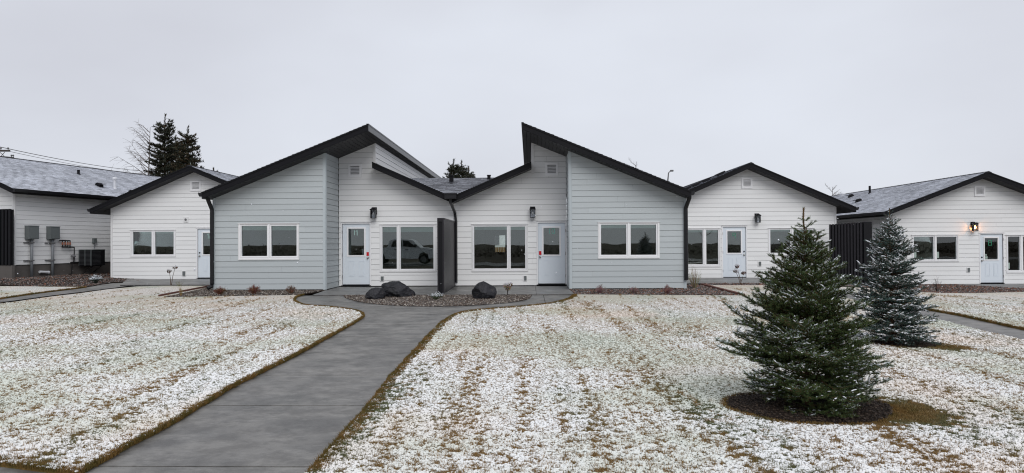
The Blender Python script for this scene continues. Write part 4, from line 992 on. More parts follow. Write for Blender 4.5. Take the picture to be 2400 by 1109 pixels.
# ---------------------------------------------------------------- gabled houses
HW, HE, OVF = 3.55, 4.10, 0.55
def gable_house(label, F, base, ridge_z, eave_z, depth, holes_fn, lshing, rshing, seed, found=0.0, loc=None, side_left=False, side_right=False):
    o = thing('gabled_house', label, 'house', loc or tuple(F.p(0, 0, base)))
    sl = (ridge_z - eave_z) / HE; ht = lambda x: ridge_z - sl * abs(x) - TH - .006
    Wf = Wall(F.p(-HW, 0, 0), F.ex)                       # u = x + HW
    holes, build = holes_fn(Wf, o)
    top = [(0, ht(-HW)), (HW, ht(0)), (2 * HW, ht(HW))]
    core = [h[:4] for h in holes]
    wall_core(Wf, o, 0, 2 * HW, base - .02, top, [c for c in core], M['shadow_gap'])
    pad = [h[4] if len(h) > 4 else h for h in holes]
    tp = [(.078, top_at(top, .078)), (HW, ht(0)), (2 * HW - .078, top_at(top, 2 * HW - .078))]
    siding(Wf, o, .078, 2 * HW - .078, base, tp, pad, M['white_siding'], seed)
    for a, b in ((0, .075), (2 * HW - .075, 2 * HW)): corner_board(Wf, o, a, b, base - .01, top_at(top, a), top_at(top, b), M['casing'])
    mb = MB(); Wf.box(mb, .01, base - .8, 2 * HW - .01, base - .021, -.16, -.012); mb.build('foundation', M['foundation'], o)
    # sides
    Wl = Wall(F.p(-HW, depth, 0), -F.ey); Wr = Wall(F.p(HW, 0, 0), F.ey)
    for W_, vis, sd in ((Wl, side_left, seed + 50), (Wr, side_right, seed + 60)):
        zt = eave_z + sl * (HE - HW) - TH - .01
        mb = MB(); W_.box(mb, .0, base - .02, depth - .0, zt, -.15, 0.0); mb.build('wall', M['shadow_gap'] if vis else M['white_siding'], o)
        mb = MB(); W_.box(mb, .01, base - .8, depth - .01, base - .021, -.14, -.012); mb.build('foundation', M['foundation'], o)
        if vis:
            u0, u1 = (.02, depth - .078) if W_ is Wl else (.078, depth - .02)
            siding(W_, o, u0, u1, base, [(u0, zt), (u1, zt)], [], M['white_siding'], sd)
            a, b = (depth - .075, depth) if W_ is Wl else (0, .075); corner_board(W_, o, a, b, base - .01, zt, zt, M['casing'], .0262)
    mb = MB(); Wk = Wall(F.p(HW, depth, 0), -F.ex); Wk.poly(mb, [(0, base - .8), (2 * HW, base - .8), (2 * HW, ht(HW)), (HW, ht(0)), (0, ht(HW))], lambda z: 0, -.15); mb.build('wall', M['white_siding'], o)
    for s, sh, k in ((-1, lshing, 1), (1, rshing, 2)):
        roof_slope(F, o, s * HE, eave_z, 0, ridge_z, -OVF, depth + .4, 0, s * HW, M['shingle_snow'], seed * 10 + k, TH, shing=sh)
    mb = MB(); n = int((depth + .9) / .3)                  # ridge caps
    for i in range(n):
        y = -OVF - .02 + i * .3; a = F.p(-.13, y, ridge_z - .030); b = F.p(0, y, ridge_z + .026); c = F.p(.13, y, ridge_z - .030); a2, b2, c2 = [v + F.ey * .31 - Vector((0, 0, .006)) for v in (a, b, c)]
        mb.add([a, b, c, a2, b2, c2], [(0, 1, 4, 3), (1, 2, 5, 4), (0, 2, 1)])
    mb.build('ridge_cap', M['shingle_plain'], o, kind='stuff')
    build(); room(Wf, o, .3, 2 * HW - .3, base + .05, base + 2.43, 5.0)
    return o, ht, sl
# door 12 house, left
Y12 = 29.0; r12 = PY(443, 388, Y12 - OVF); e12 = PY(207, 489.5, Y12 - OVF); b12 = PY(380, 655.5, Y12).z
F12 = Frame((r12.x, Y12))
def holes12(W_, o):
    w_ = W_.rect(307.1, 539.6, 411, 600.6); ps = [W_.rect(311.6, 543.3, 355.6, 596.5), W_.rect(363.3, 543.3, 407.3, 596.5)]
    dl = W_.rect(463.4, 536.4, 515.6, 652.3); gl = W_.rect(475.3, 546, 504, 596.2); ve = W_.rect(446.7, 423.3, 471.8, 448.2)
    def b():
        window(W_, o, w_, ps, .05); louver(W_, o, ve)
        door(W_, o, dl, gl, False, [dg_('I', W_, 484, 548, 490, 559), dg_('2', W_, 491, 548, 497, 559)], M['tape_pale'])
        outlet(W_, o, W_.rect(429, 636, 435, 646))
        c = W_.rect(431, 509, 442, 520.5); cu, cz_ = (c[0] + c[2]) / 2, (c[1] + c[3]) / 2; mb = MB(); W_.box(mb, c[0], c[1], c[2], c[3], 0, .045); q = mb.build('exhaust_vent', M['casing'], o)
        mb = MB(); mb.tube([W_.p(cu, cz_, .04), W_.p(cu, cz_, .07)], .045, 12); mb.build('vent_cap', M['steel_dull'], q)
    return [(*grow(w_, .001), wgrow(w_)), (dl[0], b12 - .02, dl[2], dl[3], dgrow(dl)), (*grow(ve, -.06), ve)], b
H12, _, _ = gable_house('white gabled house left of the grey wing, with a wide two pane window', F12, b12, r12.z, (e12.z + PY(680, 489, 28.45).z * 0), 13.5, holes12, False, True, 12)
# door 9 house
Y9 = 28.75; r9 = PY(1760, 381.5, Y9 - OVF); e9 = PY(2004, 485.5, Y9 - OVF); b9 = PY(1740, 652.3, Y9).z
F9 = Frame((r9.x, Y9))
def holes9(W_, o):
    w2 = W_.rect(1801.3, 535.3, 1907, 597); p2 = [W_.rect(1805.3, 538.4, 1852.2, 592.6), W_.rect(1860, 538.4, 1903, 592.6)]
    w1 = W_.rect(1582, 536, 1687.2, 624); p1 = [W_.rect(1586, 539.4, 1647, 619.6), W_.rect(1655.2, 539.4, 1683.3, 619.6)]
    dl = W_.rect(1694.2, 532, 1748.6, 651); gl = W_.rect(1705, 542, 1736.6, 592.8); ve = W_.rect(1737.6, 417.2, 1762.8, 442)
    def b():
        window(W_, o, w1, p1, .07); window(W_, o, w2, p2, .05); louver(W_, o, ve)
        door(W_, o, dl, gl, True, [dg_('9', W_, 1718.2, 546.6, 1724, 558.6)], M['tape_green'])
        outlet(W_, o, W_.rect(1778, 613.5, 1783, 622.5))
    return [(*grow(w1, .001), wgrow(w1)), (*grow(w2, .001), wgrow(w2)), (dl[0], b9 - .02, dl[2], dl[3], dgrow(dl)), (*grow(ve, -.06), ve)], b
H9, _, _ = gable_house('white gabled house with door 9, right of the grey wing and behind the spruces', F9, b9, r9.z, e9.z, 13.0, holes9, True, False, 9)
# door 8 house
Y8 = 29.25; r8 = PY(2317, 402.5, Y8 - OVF); e8 = PY(2084, 496, Y8 - OVF); b8 = PY(2250, 665.7, Y8).z
F8 = Frame((r8.x, Y8))
def holes8(W_, o):
    w1 = W_.rect(2137.5, 551.2, 2245.3, 611.8); p1 = [W_.rect(2141.6, 555.3, 2187.7, 608), W_.rect(2195.1, 555.3, 2241.6, 608)]
    w2 = W_.rect(2359.2, 551.2, 2465, 638); p2 = [W_.rect(2362.4, 554.6, 2389.8, 633.5), W_.rect(2397.6, 554.6, 2461, 633.5)]
    dl = W_.rect(2297.4, 548.4, 2351, 664); gl = W_.rect(2308.3, 558, 2339, 608); ve = W_.rect(2282.7, 436.2, 2308, 460.5)
    st1 = [W_.rect(2143, 590, 2149, 604), W_.rect(2196.5, 590.5, 2202, 605)]
    def b():
        window(W_, o, w1, p1, 0, st1); window(W_, o, w2, p2, 0, [W_.rect(2363, 616, 2368, 630)]); louver(W_, o, ve)
        d = door(W_, o, dl, gl, False, [dg_('8', W_, 2318.3, 563.3, 2325.5, 575)], M['tape_green'])
        for q in ((2310.5, 596, 2314, 599.5), (2310, 601, 2316, 606.5)):
            r = W_.rect(*q); mb = MB(); W_.box(mb, r[0], r[1], r[2], r[3], -.0395, -.0385); mb.build('sticker', M['sticker'], d)
        outlet(W_, o, W_.rect(2267, 628, 2271.8, 637))
    return [(*grow(w1, .001), wgrow(w1)), (*grow(w2, .001), wgrow(w2)), (dl[0], b8 - .02, dl[2], dl[3], dgrow(dl)), (*grow(ve, -.06), ve)], b
H8, _, _ = gable_house('white gabled house with door 8 at the right under a snow dusted roof', F8, b8, r8.z, e8.z, 15.5, holes8, True, False, 8, side_left=True)
# utility house at the far left, turned a little
c1 = ray(33, 540); P1 = CAM + c1 * (27.6 / c1.dot(fwd)); c2 = ray(258, 540); P2 = CAM + c2 * (32.3 / c2.dot(fwd))
dirL = Vector((P2.x - P1.x, P2.y - P1.y, 0)).normalized(); angL = math.atan2(dirL.y, dirL.x) - math.pi / 2
exL = Vector((math.cos(angL), math.sin(angL), 0)); FL = Frame((P1.x - exL.x * HW, P1.y - exL.y * HW), angL)
WU = Wall((P1.x, P1.y), (dirL.x, dirL.y)); bL = (WU.px(40, 621)[1] + WU.px(200, 615.5)[1]) / 2
er = PP(45, 441.5, FL.p(0, -OVF, 0), FL.ey); eL = er.z; rL = eL + 0.417 * HE
print('left house', P1, P2, 'ang', math.degrees(angL), bL, eL, 'b12', b12, 'r12', r12.z, e12.z, 'b9', b9, r9.z, e9.z, 'b8', b8, r8.z, e8.z)
def holesL(W_, o): return [], (lambda: None)
HL_, _, _ = gable_house('white house cut by the left edge, with grey utility boxes on its side wall', FL, bL, rL, eL, 14.5, holesL, False, True, 31, side_right=True)

# roof fittings
def dome_vent(parent, F, x, y, z, s=1.0, face=1):
    """hooded turtle vent"""
    mb = MB(); n = 7; vs = []; r = .17 * s
    for k in range(2):
        yy = y - .13 * s + .26 * s * k
        for i in range(n): a = math.pi * i / (n - 1); vs.append(F.p(x + math.cos(a) * r, yy, z - .06 + math.sin(a) * r * 1.25 + (.04 if math.sin(a) > .5 else 0)))
    mb.add(vs, [tuple(range(n)), tuple(range(2 * n - 1, n - 1, -1))] + [(i, i + n, i + 1 + n, i + 1) for i in range(n - 1)])
    q = [F.p(x + face * r * .5, y - .15 * s, z + .07 * s), F.p(x + face * r * 1.75, y - .15 * s, z + .06 * s), F.p(x + face * r * 1.75, y + .15 * s, z + .06 * s), F.p(x + face * r * .5, y + .15 * s, z + .07 * s)]
    mb.add(q + [v + Vector((0, 0, .03)) for v in q], [(0, 3, 2, 1), (4, 5, 6, 7), (0, 1, 5, 4), (1, 2, 6, 5), (2, 3, 7, 6), (3, 0, 4, 7)])
    mb.build('roof_vent', M['black_metal'], parent)
def on_roof(F, ez, rz, s, px, py):
    """where a line of sight meets the roof plane s (-1 left, 1 right)"""
    sl = (rz - ez) / HE; N = (F.ex * (s * sl) + Vector((0, 0, 1))).normalized(); q = PP(px, py, F.p(0, 0, rz), N); r = q - F.O
    return r.dot(F.ex), r.dot(F.ey), q.z
def pipe(parent, F, x, y, z, r, h, mat, cap=False, name='vent_pipe'):
    mb = MB(); c = F.p(x, y, z - .1); mb.lathe(c, [(r * 1.6, .08), (r, .16), (r, h + .1)] + ([(r * 1.7, h + .1), (r * 1.7, h + .16), (r * .9, h + .22)] if cap else []), 12); mb.build(name, mat, parent)
for q in ((232, 437), (309, 454)):
    x, y, z = on_roof(FL, eL, rL, 1, *q); dome_vent(HL_, FL, x, y, z, .9)
x, y, z = on_roof(FL, eL, rL, 1, 184, 409); pipe(HL_, FL, x, y, z, .06, .22, M['black_metal'])
x, y, z = on_roof(FL, eL, rL, 1, 269, 442); pipe(HL_, FL, x, y, z, .06, .42, M['pvc'], True)
for q in ((1995, 462), (2013, 473)):
    x, y, z = on_roof(F8, e8.z, r8.z, -1, *q); dome_vent(H8, F8, x, y, z, .85, -1)
x, y, z = on_roof(F8, e8.z, r8.z, -1, 2038.5, 454); pipe(H8, F8, x, y, z, .055, .40, M['black_metal'])
x, y, z = on_roof(F8, e8.z, r8.z, -1, 1975, 459); pipe(H8, F8, x, y, z, .08, .06, M['pvc'], True)
# black low vents on the house 9 roof, seen on edge
sl9 = (r9.z - e9.z) / HE
for (px, py, yy) in ((1612, 436.5, 29.5), (1632, 428, 29.5), (1656, 418.5, 29.5), (1689, 405, 29.5)):
    q = PY(px, py, yy); x = q.x - F9.O.x; z = r9.z + sl9 * x; mb = MB(); up = Vector((1, 0, sl9)).normalized(); nn = Vector((-sl9, 0, 1)).normalized(); c = Vector((q.x, yy, z))
    for (a, b, lo, hi) in ((-.12, .12, 0, .05), (-.19, .19, .05, .11)):
        pts = [c + up * sx * (b if sx > 0 else -a) + Vector((0, 1, 0)) * sy * .17 + nn * hz for hz in (lo, hi) for sx, sy in ((-1, -1), (1, -1), (1, 1), (-1, 1))]
        mb.add(pts, [(0, 3, 2, 1), (4, 5, 6, 7), (0, 1, 5, 4), (1, 2, 6, 5), (2, 3, 7, 6), (3, 0, 4, 7)])
    mb.build('roof_vent', M['black_metal'], H9)
# ================================================================ THINGS
# wall lanterns
def make_lantern(lit):
    o = thing('wall_lantern', '', 'lamp', (0, 0, 0))
    mb = MB(); mb.box((-.085, -.022, -.04), (.085, 0, .20)); mb.box((-.03, -.10, .13), (.03, -.022, .17)); mb.build('wall_plate', M['black_metal'], o, local=True)
    mb = MB(); cy = -.155
    mb.add([(-.105, cy - .105, .10), (.105, cy - .105, .10), (.105, cy + .105, .10), (-.105, cy + .105, .10), (-.105, cy - .105, .115), (.105, cy - .105, .115), (.105, cy + .105, .115), (-.105, cy + .105, .115), (-.05, cy - .05, .165), (.05, cy - .05, .165), (.05, cy + .05, .165), (-.05, cy + .05, .165)],
           [(0, 3, 2, 1), (0, 1, 5, 4), (1, 2, 6, 5), (2, 3, 7, 6), (3, 0, 4, 7), (4, 5, 9, 8), (5, 6, 10, 9), (6, 7, 11, 10), (7, 4, 8, 11), (8, 9, 10, 11)])
    mb.build('lamp_cap', M['black_metal'], o, local=True)
    mb = MB(); 
    for sx in (-1, 1):
        for sy in (-1, 1): mb.box((sx * .076 - .009, cy + sy * .076 - .009, -.16), (sx * .076 + .009, cy + sy * .076 + .009, .10))
    mb.box((-.085, cy - .085, -.175), (.085, cy + .085, -.16)); mb.box((-.018, cy - .018, .03), (.018, cy + .018, .10)); cg = mb.build('cage', M['black_metal'], o, local=True)
    mb = MB()
    for (a, b) in (((-.067, cy - .077), (.067, cy - .075)), ((-.067, cy + .075), (.067, cy + .077)), ((-.077, cy - .067), (-.075, cy + .067)), ((.075, cy - .067), (.077, cy + .067))):
        mb.box((a[0], a[1], -.158), (b[0], b[1], .098))
    mb.build('pane', M['lamp_glass'], cg, local=True)
    mb = MB(); mb.lathe((0, cy, -.075), [(.008, 0), (.030, .012), (.036, .04), (.028, .075), (.014, .105)], 12); mb.build('bulb', M['bulb_lit' if lit else 'bulb'], cg, local=True, smooth=True)
    return o
def lamp_at(px, py, Y): q = PY(px, py, Y - .012); return (q.x, q.y, q.z)
LG = 'black wall lanterns beside the front doors'
l0 = make_lantern(False); q = lamp_at(877.5, 500, YB); l0.location = (q[0], q[1], q[2] ); l0['label'] = 'unlit black lantern above and right of door 11'; l0['group'] = LG
dup(l0, lamp_at(1248.3, 498.5, YB), 'unlit black lantern above and left of door 10', LG)
dup(l0, lamp_at(1773.5, 512, Y9), 'unlit black lantern to the right above door 9', LG)
l8 = make_lantern(True); l8.location = lamp_at(2279.5, 531.5, Y8); l8['label'] = 'lit black lantern glowing orange beside door 8'; l8['group'] = LG

# privacy screen between the two entrances
fx0, fx1 = PY(1025, 600, 20.45).x, PY(1040.5, 600, 20.45).x; yb = YB - .03; zt = PY(1033, 511, 20.45).z; zb = g(-2.5, 20.45) - .01; zt2 = zt
SCR = thing('privacy_screen', 'tall dark charcoal privacy wall between the two entrances', 'partition', (fx0, 20.45, zb))
mb = MB(); mb.box((fx0 + .03, 20.54, zb), (fx1 - .03, yb, zt - .05)); mb.build('core', M['screen_dark'], SCR)
mb = MB(); mb.box((fx0, 20.45, zb), (fx0 + .035, 20.54, zt - .10)); mb.box((fx1 - .045, 20.45, zb), (fx1, 20.54, zt - .10)); mb.box((fx0, 20.45, zt - .10), (fx1, 20.54, zt)); mb.build('end_frame', M['screen'], SCR)
mb = MB(); mb.box((fx0 + .036, 20.475, zb), (fx1 - .046, 20.539, zt - .101)); mb.build('end_panel', M['screen_dark'], SCR)
mb = MB(); mb.box((fx0 - .01, 20.541, zt - .05), (fx1 + .012, yb, zt)); mb.build('cap', M['screen'], SCR)
y = 20.545; i = 0
while y < yb - .02:
    y2 = min(y + .152, yb)
    for (a, b) in ((fx1 - .029, fx1), (fx0, fx0 + .029)):
        mb = MB(); mb.box((a, y, zb + .05), (b, y2 - .006, zt - .052)); mb.build('board', M['screen'], SCR)
    y = y2
mb = MB(); mb.box((fx1 - .029, 20.545, zb), (fx1 + .012, yb, zb + .048)); mb.build('base_rail', M['screen'], SCR)

# corrugated dark fence screens between the houses
def slat_fence(label, a, b, z0a, z0b, z1a, z1b, pitch, thick, mat, skip=0):
    A = Vector((a[0], a[1], 0)); B = Vector((b[0], b[1], 0)); d = (B - A); L_ = d.length; d.normalize(); nrm = Vector((d.y, -d.x, 0)); n = int(L_ / pitch)
    o = thing('screen_fence', label, 'fence', (a[0], a[1], z0a))
    W_ = Wall(a, (d.x, d.y)); mb = MB(); W_.poly(mb, [(0, z0a), (L_, z0b), (L_, z1b - .02), (0, z1a - .02)], lambda z: -.04, -.08); mb.build('backing_panel', M['screen_dark'], o)
    for i in range(n):
        t = i / n; za = z0a + (z0b - z0a) * t; zt_ = z1a + (z1b - z1a) * t; mb = MB(); W_.box(mb, i * L_ / n, za, (i + .60) * L_ / n, zt_, -.04, thick); mb.build('slat', mat, o)
    return o
fA, fB = PY(1944, 600, 27.9), PY(2024, 600, 27.2)
z1a, z1b = PY(1944, 526, 27.9).z, PY(2024, 520.5, 27.2).z
slat_fence('black ribbed fence between the door 9 house and the door 8 house', (fA.x, fA.y), (fB.x, fB.y), b9 - .35, b9 - .4, z1a, z1b, .105, .02, M['screen'])
fC = PY(2042, 600, 27.25)
P_o = thing('fence_post', 'broad flat black end panel closing the ribbed fence', 'fence panel', (fB.x, fB.y, b9 - .4))
mb = MB(); mb.box((fB.x + .005, fB.y - .03, b9 - .4), (fC.x, fB.y + .10, PY(2033, 520, 27.2).z)); mb.build('panel', M['screen_dark'], P_o)
q0_, q1_ = WU.p(0, 0, 0) - exL * 2.2 + Vector((0, 0, 0)), WU.p(0, 0, 0)
sA = PY(-40, 600, 27.3); sB = PP(28, 600, Vector((P1.x, P1.y, 0)) - FL.ey * .35, FL.ey)
slat_fence('black ribbed fence panel at the left edge before the utility house', (sB.x - exL.x * 1.6, sB.y - exL.y * 1.6), (sB.x, sB.y), bL, bL, PP(14, 490, sB, FL.ey).z, PP(14, 490, sB, FL.ey).z, .16, .018, M['screen_dark'])
Wlf = Wall((sB.x - exL.x * 1.6, sB.y - exL.y * 1.6), (exL.x, exL.y)); mb = MB(); Wlf.box(mb, 0, bL - .8, 1.6, bL - .01, -.12, -.005); fp = mb.build('fence_footing', M['foundation']); tag(fp, 'low concrete footing under the black fence at the left edge', 'footing')

# ---- utilities on the left side wall
def wrect(x0, y0, x1, y1): return WU.rect(x0, y0, x1, y1)
def meter(label, bx, split, cx0, cx1, cyb, brackets):
    dep = 0.24; Wd = Wall(WU.p(0, 0, dep), WU.U); r = (Wd.px(split, (bx[1] + bx[3]) / 2)[0], Wd.px(split, bx[3])[1], Wd.px(bx[2], (bx[1] + bx[3]) / 2)[0], Wd.px(split, bx[1])[1])
    o = thing('meter_cabinet', label, 'electrical box', tuple(WU.p(r[0], r[1], 0)), 'grey electrical cabinets on the side wall')
    mb = MB(); WU.box(mb, r[0], r[1], r[2], r[3], .018, dep); mb.build('cabinet', M['grey_box'], o)
    mb = MB(); WU.box(mb, r[0] - .01, r[3] + .001, r[2] + .01, r[3] + .025, .018, dep + .015); mb.build('hood', M['grey_box'], o)
    mb = MB(); WU.box(mb, r[0] + .03, r[1] + .03, r[2] - .03, r[3] - .03, dep + .001, dep + .010); mb.build('cover', M['grey_box'], o)
    mb = MB(); WU.box(mb, r[0] + .02, r[1] - .04, r[0] + (r[2] - r[0]) * .55, r[1] - .001, .018, dep * .6); mb.build('bottom_tray', M['grey_box'], o)
    cu = WU.px((cx0 + cx1) / 2, 590)[0] - .05; p0 = WU.p(cu, r[1] - .02, .12); p1 = WU.p(cu, 0, .12); p1.z = g(p1.x, p1.y) - .05; mb = MB(); mb.tube([p0, p1], .055, 10); mb.build('conduit', M['conduit'], o, smooth=True)
    for z in brackets:
        zz_ = WU.px(cx0, z)[1]; mb = MB(); WU.box(mb, cu - .28, zz_ - .02, cu + .09, zz_ + .02, .02, .06); WU.box(mb, cu - .075, zz_ - .025, cu + .075, zz_ + .025, .061, .182); mb.build('bracket', M['steel_dull'], o)
meter('grey electrical cabinet nearest the left edge of the wall', (56.5, 530, 91.5, 560.5), 68.5, 69, 73, 650, (569, 611))
meter('grey electrical cabinet nearer to the gas pipes', (107.5, 532, 140.5, 560.5), 119, 118, 122, 649, (570, 610))
GP = thing('gas_manifold', 'black gas pipe manifold with four copper valves and a drop pipe', 'gas pipe', tuple(WU.p(WU.px(155, 600)[0], bL, 0)))
def wp(px, py, d=.13): u, z = Wall(WU.p(0, 0, d), WU.U).px(px, py); return WU.p(u, z, d)
mb = MB(); mb.tube([wp(139, 564.5), wp(145, 563.5), wp(164.5, 564.5)], .028, 8); mb.tube([wp(145.5, 579), wp(174, 580), wp(174, 598), wp(173, 616)], .028, 8)
for x in (146.5, 153, 158.8, 164.3): mb.tube([wp(x, 564.3), wp(x, 579.5)], .022, 8)
mb.tube([wp(173, 616), wp(170, 617), wp(168.5, 628), wp(168, 642), wp(162, 643)], .026, 8); mb.build('pipe', M['black_pipe'], GP)
for x in (146.5, 153, 158.8, 164.3):
    mb = MB(); p = wp(x, 571, .13); mb.tube([p + Vector((0, 0, .05)), p - Vector((0, 0, .05))], .034, 8); mb.build('valve', M['brass'], GP)
mb = MB(); p = wp(171.5, 600, .15); mb.lathe(p - Vector((0, 0, .06)), [(.04, 0), (.095, .02), (.10, .06), (.06, .10), (.03, .13)], 12); mb.build('regulator', M['steel_dull'], GP)
mb = MB(); p = wp(174, 615.5, .13); mb.tube([p - WU.U * .18, p + WU.U * .22], .035, 8); mb.build('union', M['black_pipe'], GP)
# air conditioner on a bracket
AW = Wall(WU.p(0, 0, .75), WU.U); a0 = AW.px(182.5, 600); 
uA = AW.px(215, 600)[0]; zA1 = AW.px(215, 586.5)[1]; zA0 = AW.px(215, 623)[1]
AW2 = AW.px(246, 600)[0]
wid = max(.7, min(1.1, AW2 - uA))
dA = .75; du_front = Wall(WU.p(uA, 0, 0), -WU.N)                      # plane of the end that faces the lawn
dmin = .10
AC = thing('air_conditioner', 'dark grey louvred air conditioner hung low on the side wall', 'air conditioner', tuple(WU.p(uA, zA0, .1)))
mb = MB(); WU.box(mb, uA, zA0, uA + wid, zA1, dmin, dA); mb.build('casing', M['black_metal'], AC)
mb = MB(); WU.box(mb, uA - .01, zA1 + .001, uA + wid + .01, zA1 + .03, dmin - .01, dA + .01); mb.build('lid', M['grey_box'], AC)
n = 11; M['coil'] = simple('coil_guard', (0.040, 0.041, 0.045), .5, .4)
for i in range(n):
    z = zA0 + .05 + (zA1 - zA0 - .08) * i / n; mb = MB(); WU.box(mb, uA - .016, z, uA - .001, z + .022, dmin + .04, dA - .04); WU.box(mb, uA + .04, z, uA + wid - .25, z + .022, dA + .001, dA + .015); mb.build('louver', M['coil'], AC)
for (d0_, d1_) in ((dmin, dmin + .035), ((dmin + dA) / 2 - .015, (dmin + dA) / 2 + .015), (dA - .035, dA)):
    mb = MB(); WU.box(mb, uA - .024, zA0, uA - .017, zA1, d0_, d1_); mb.build('guard_bar', M['grey_box'], AC)
mb = MB(); 
for uu in (uA + .12, uA + wid - .12):
    mb.tube([WU.p(uu, zA0 - .01, .02), WU.p(uu, zA0 - .01, dA)], .018, 6); mb.tube([WU.p(uu, zA0 - .45, .02), WU.p(uu, zA0 - .02, dA - .06)], .016, 6)
mb.build('bracket', M['black_pipe'], AC)
DB = thing('disconnect_box', 'small grey disconnect box above the air conditioner', 'electrical box', tuple(WU.p(WU.px(218, 570)[0], 0, 0)))
r = wrect(215, 559, 221.8, 570); ORG[DB.name] = Vector(DB.location); mb = MB(); WU.box(mb, r[0], r[1], r[2], r[3], .018, .13); mb.build('cover', M['grey_box'], DB)
mb = MB(); um = (r[0] + r[2]) / 2; mb.tube([WU.p(um, r[1], .07), WU.p(um, r[1] - .2, .06), WU.p(um - .1, r[1] - .34, .12)], .014, 6); mb.build('whip_cable', M['conduit'], DB)
PVC = thing('drain_pipe', 'short white pipe stub lying out of the foundation', 'pipe', tuple(wp(103, 638, .05)))
mb = MB(); mb.tube([wp(92.5, 637.5, .06), wp(114, 638.5, .06)], .055, 10); mb.build('pipe', M['pvc'], PVC); mb = MB(); mb.tube([wp(112.5, 638.4, .06), wp(114.5, 638.5, .06)], .066, 10); mb.build('collar', M['pvc'], PVC)
LS = MB(); LS.tube([wp(262, 514, .05), wp(262, 566, .05)], .02, 6); tag(LS.build('service_conduit', M['conduit']), 'thin grey vertical conduit at the far end of the utility wall', 'conduit')

# ---- boulders
def boulder(label, c, size, seed, squash=.9, rz=0, sharp=1.0, parent=None, lean=0.0):
    bm = bmesh.new(); bmesh.ops.create_icosphere(bm, subdivisions=5, radius=1); r = random.Random(seed)
    planes = [(Vector((r.gauss(0, 1), r.gauss(0, 1), r.gauss(.25, .8))).normalized(), .74 + .24 * r.random()) for _ in range(14)]
    for v in bm.verts:
        d = v.co.normalized(); k = 1.0
        for nrm, off in planes:
            c_ = d.dot(nrm)
            if c_ > 0.05: k = min(k, off / c_ + (0.02 * max(0, c_)))
        k = k * (1 + .08 * mnoise.noise(d * 2.2 + Vector((seed, 0, 0)))) + .028 * mnoise.noise(d * 7) + .016 * mnoise.noise(d * 19)
        v.co = d * k
        v.co.x += lean * v.co.z
    me = bpy.data.meshes.new('boulder'); 
    for v in bm.verts: v.co = Vector((v.co.x * size[0], v.co.y * size[1], v.co.z * size[2]))
    bm.to_mesh(me); bm.free(); me.materials.append(M['rock'])
    o = bpy.data.objects.new('boulder', me); COL.objects.link(o); o.location = (c[0], c[1], g(*c) + size[2] * .42); o.rotation_euler = (0, 0, rz); tag(o, label, 'rock', 'black boulders in the kidney bed'); return o
mg = lambda x0, x1, yb_: (PPx0 := G(x0, yb_), PPx1 := G(x1, yb_))
a, b = mg(889, 963, 696); W1 = b[0] - a[0]; boulder('largest black boulder, long sloping back with a brown patch', ((a[0] + b[0]) / 2, a[1] + .38), (W1 * .52, .40, .30), 5, lean=-.28)
a, b = mg(854, 899, 701); boulder('small black boulder leaning against the largest one', ((a[0] + b[0]) / 2, a[1] + .22), ((b[0] - a[0]) * .52, .28, .235), 9, lean=.15)
a, b = mg(1106, 1161, 700); boulder('pointed black boulder right of the dark privacy wall', ((a[0] + b[0]) / 2, a[1] + .28), ((b[0] - a[0]) * .53, .34, .31), 14)

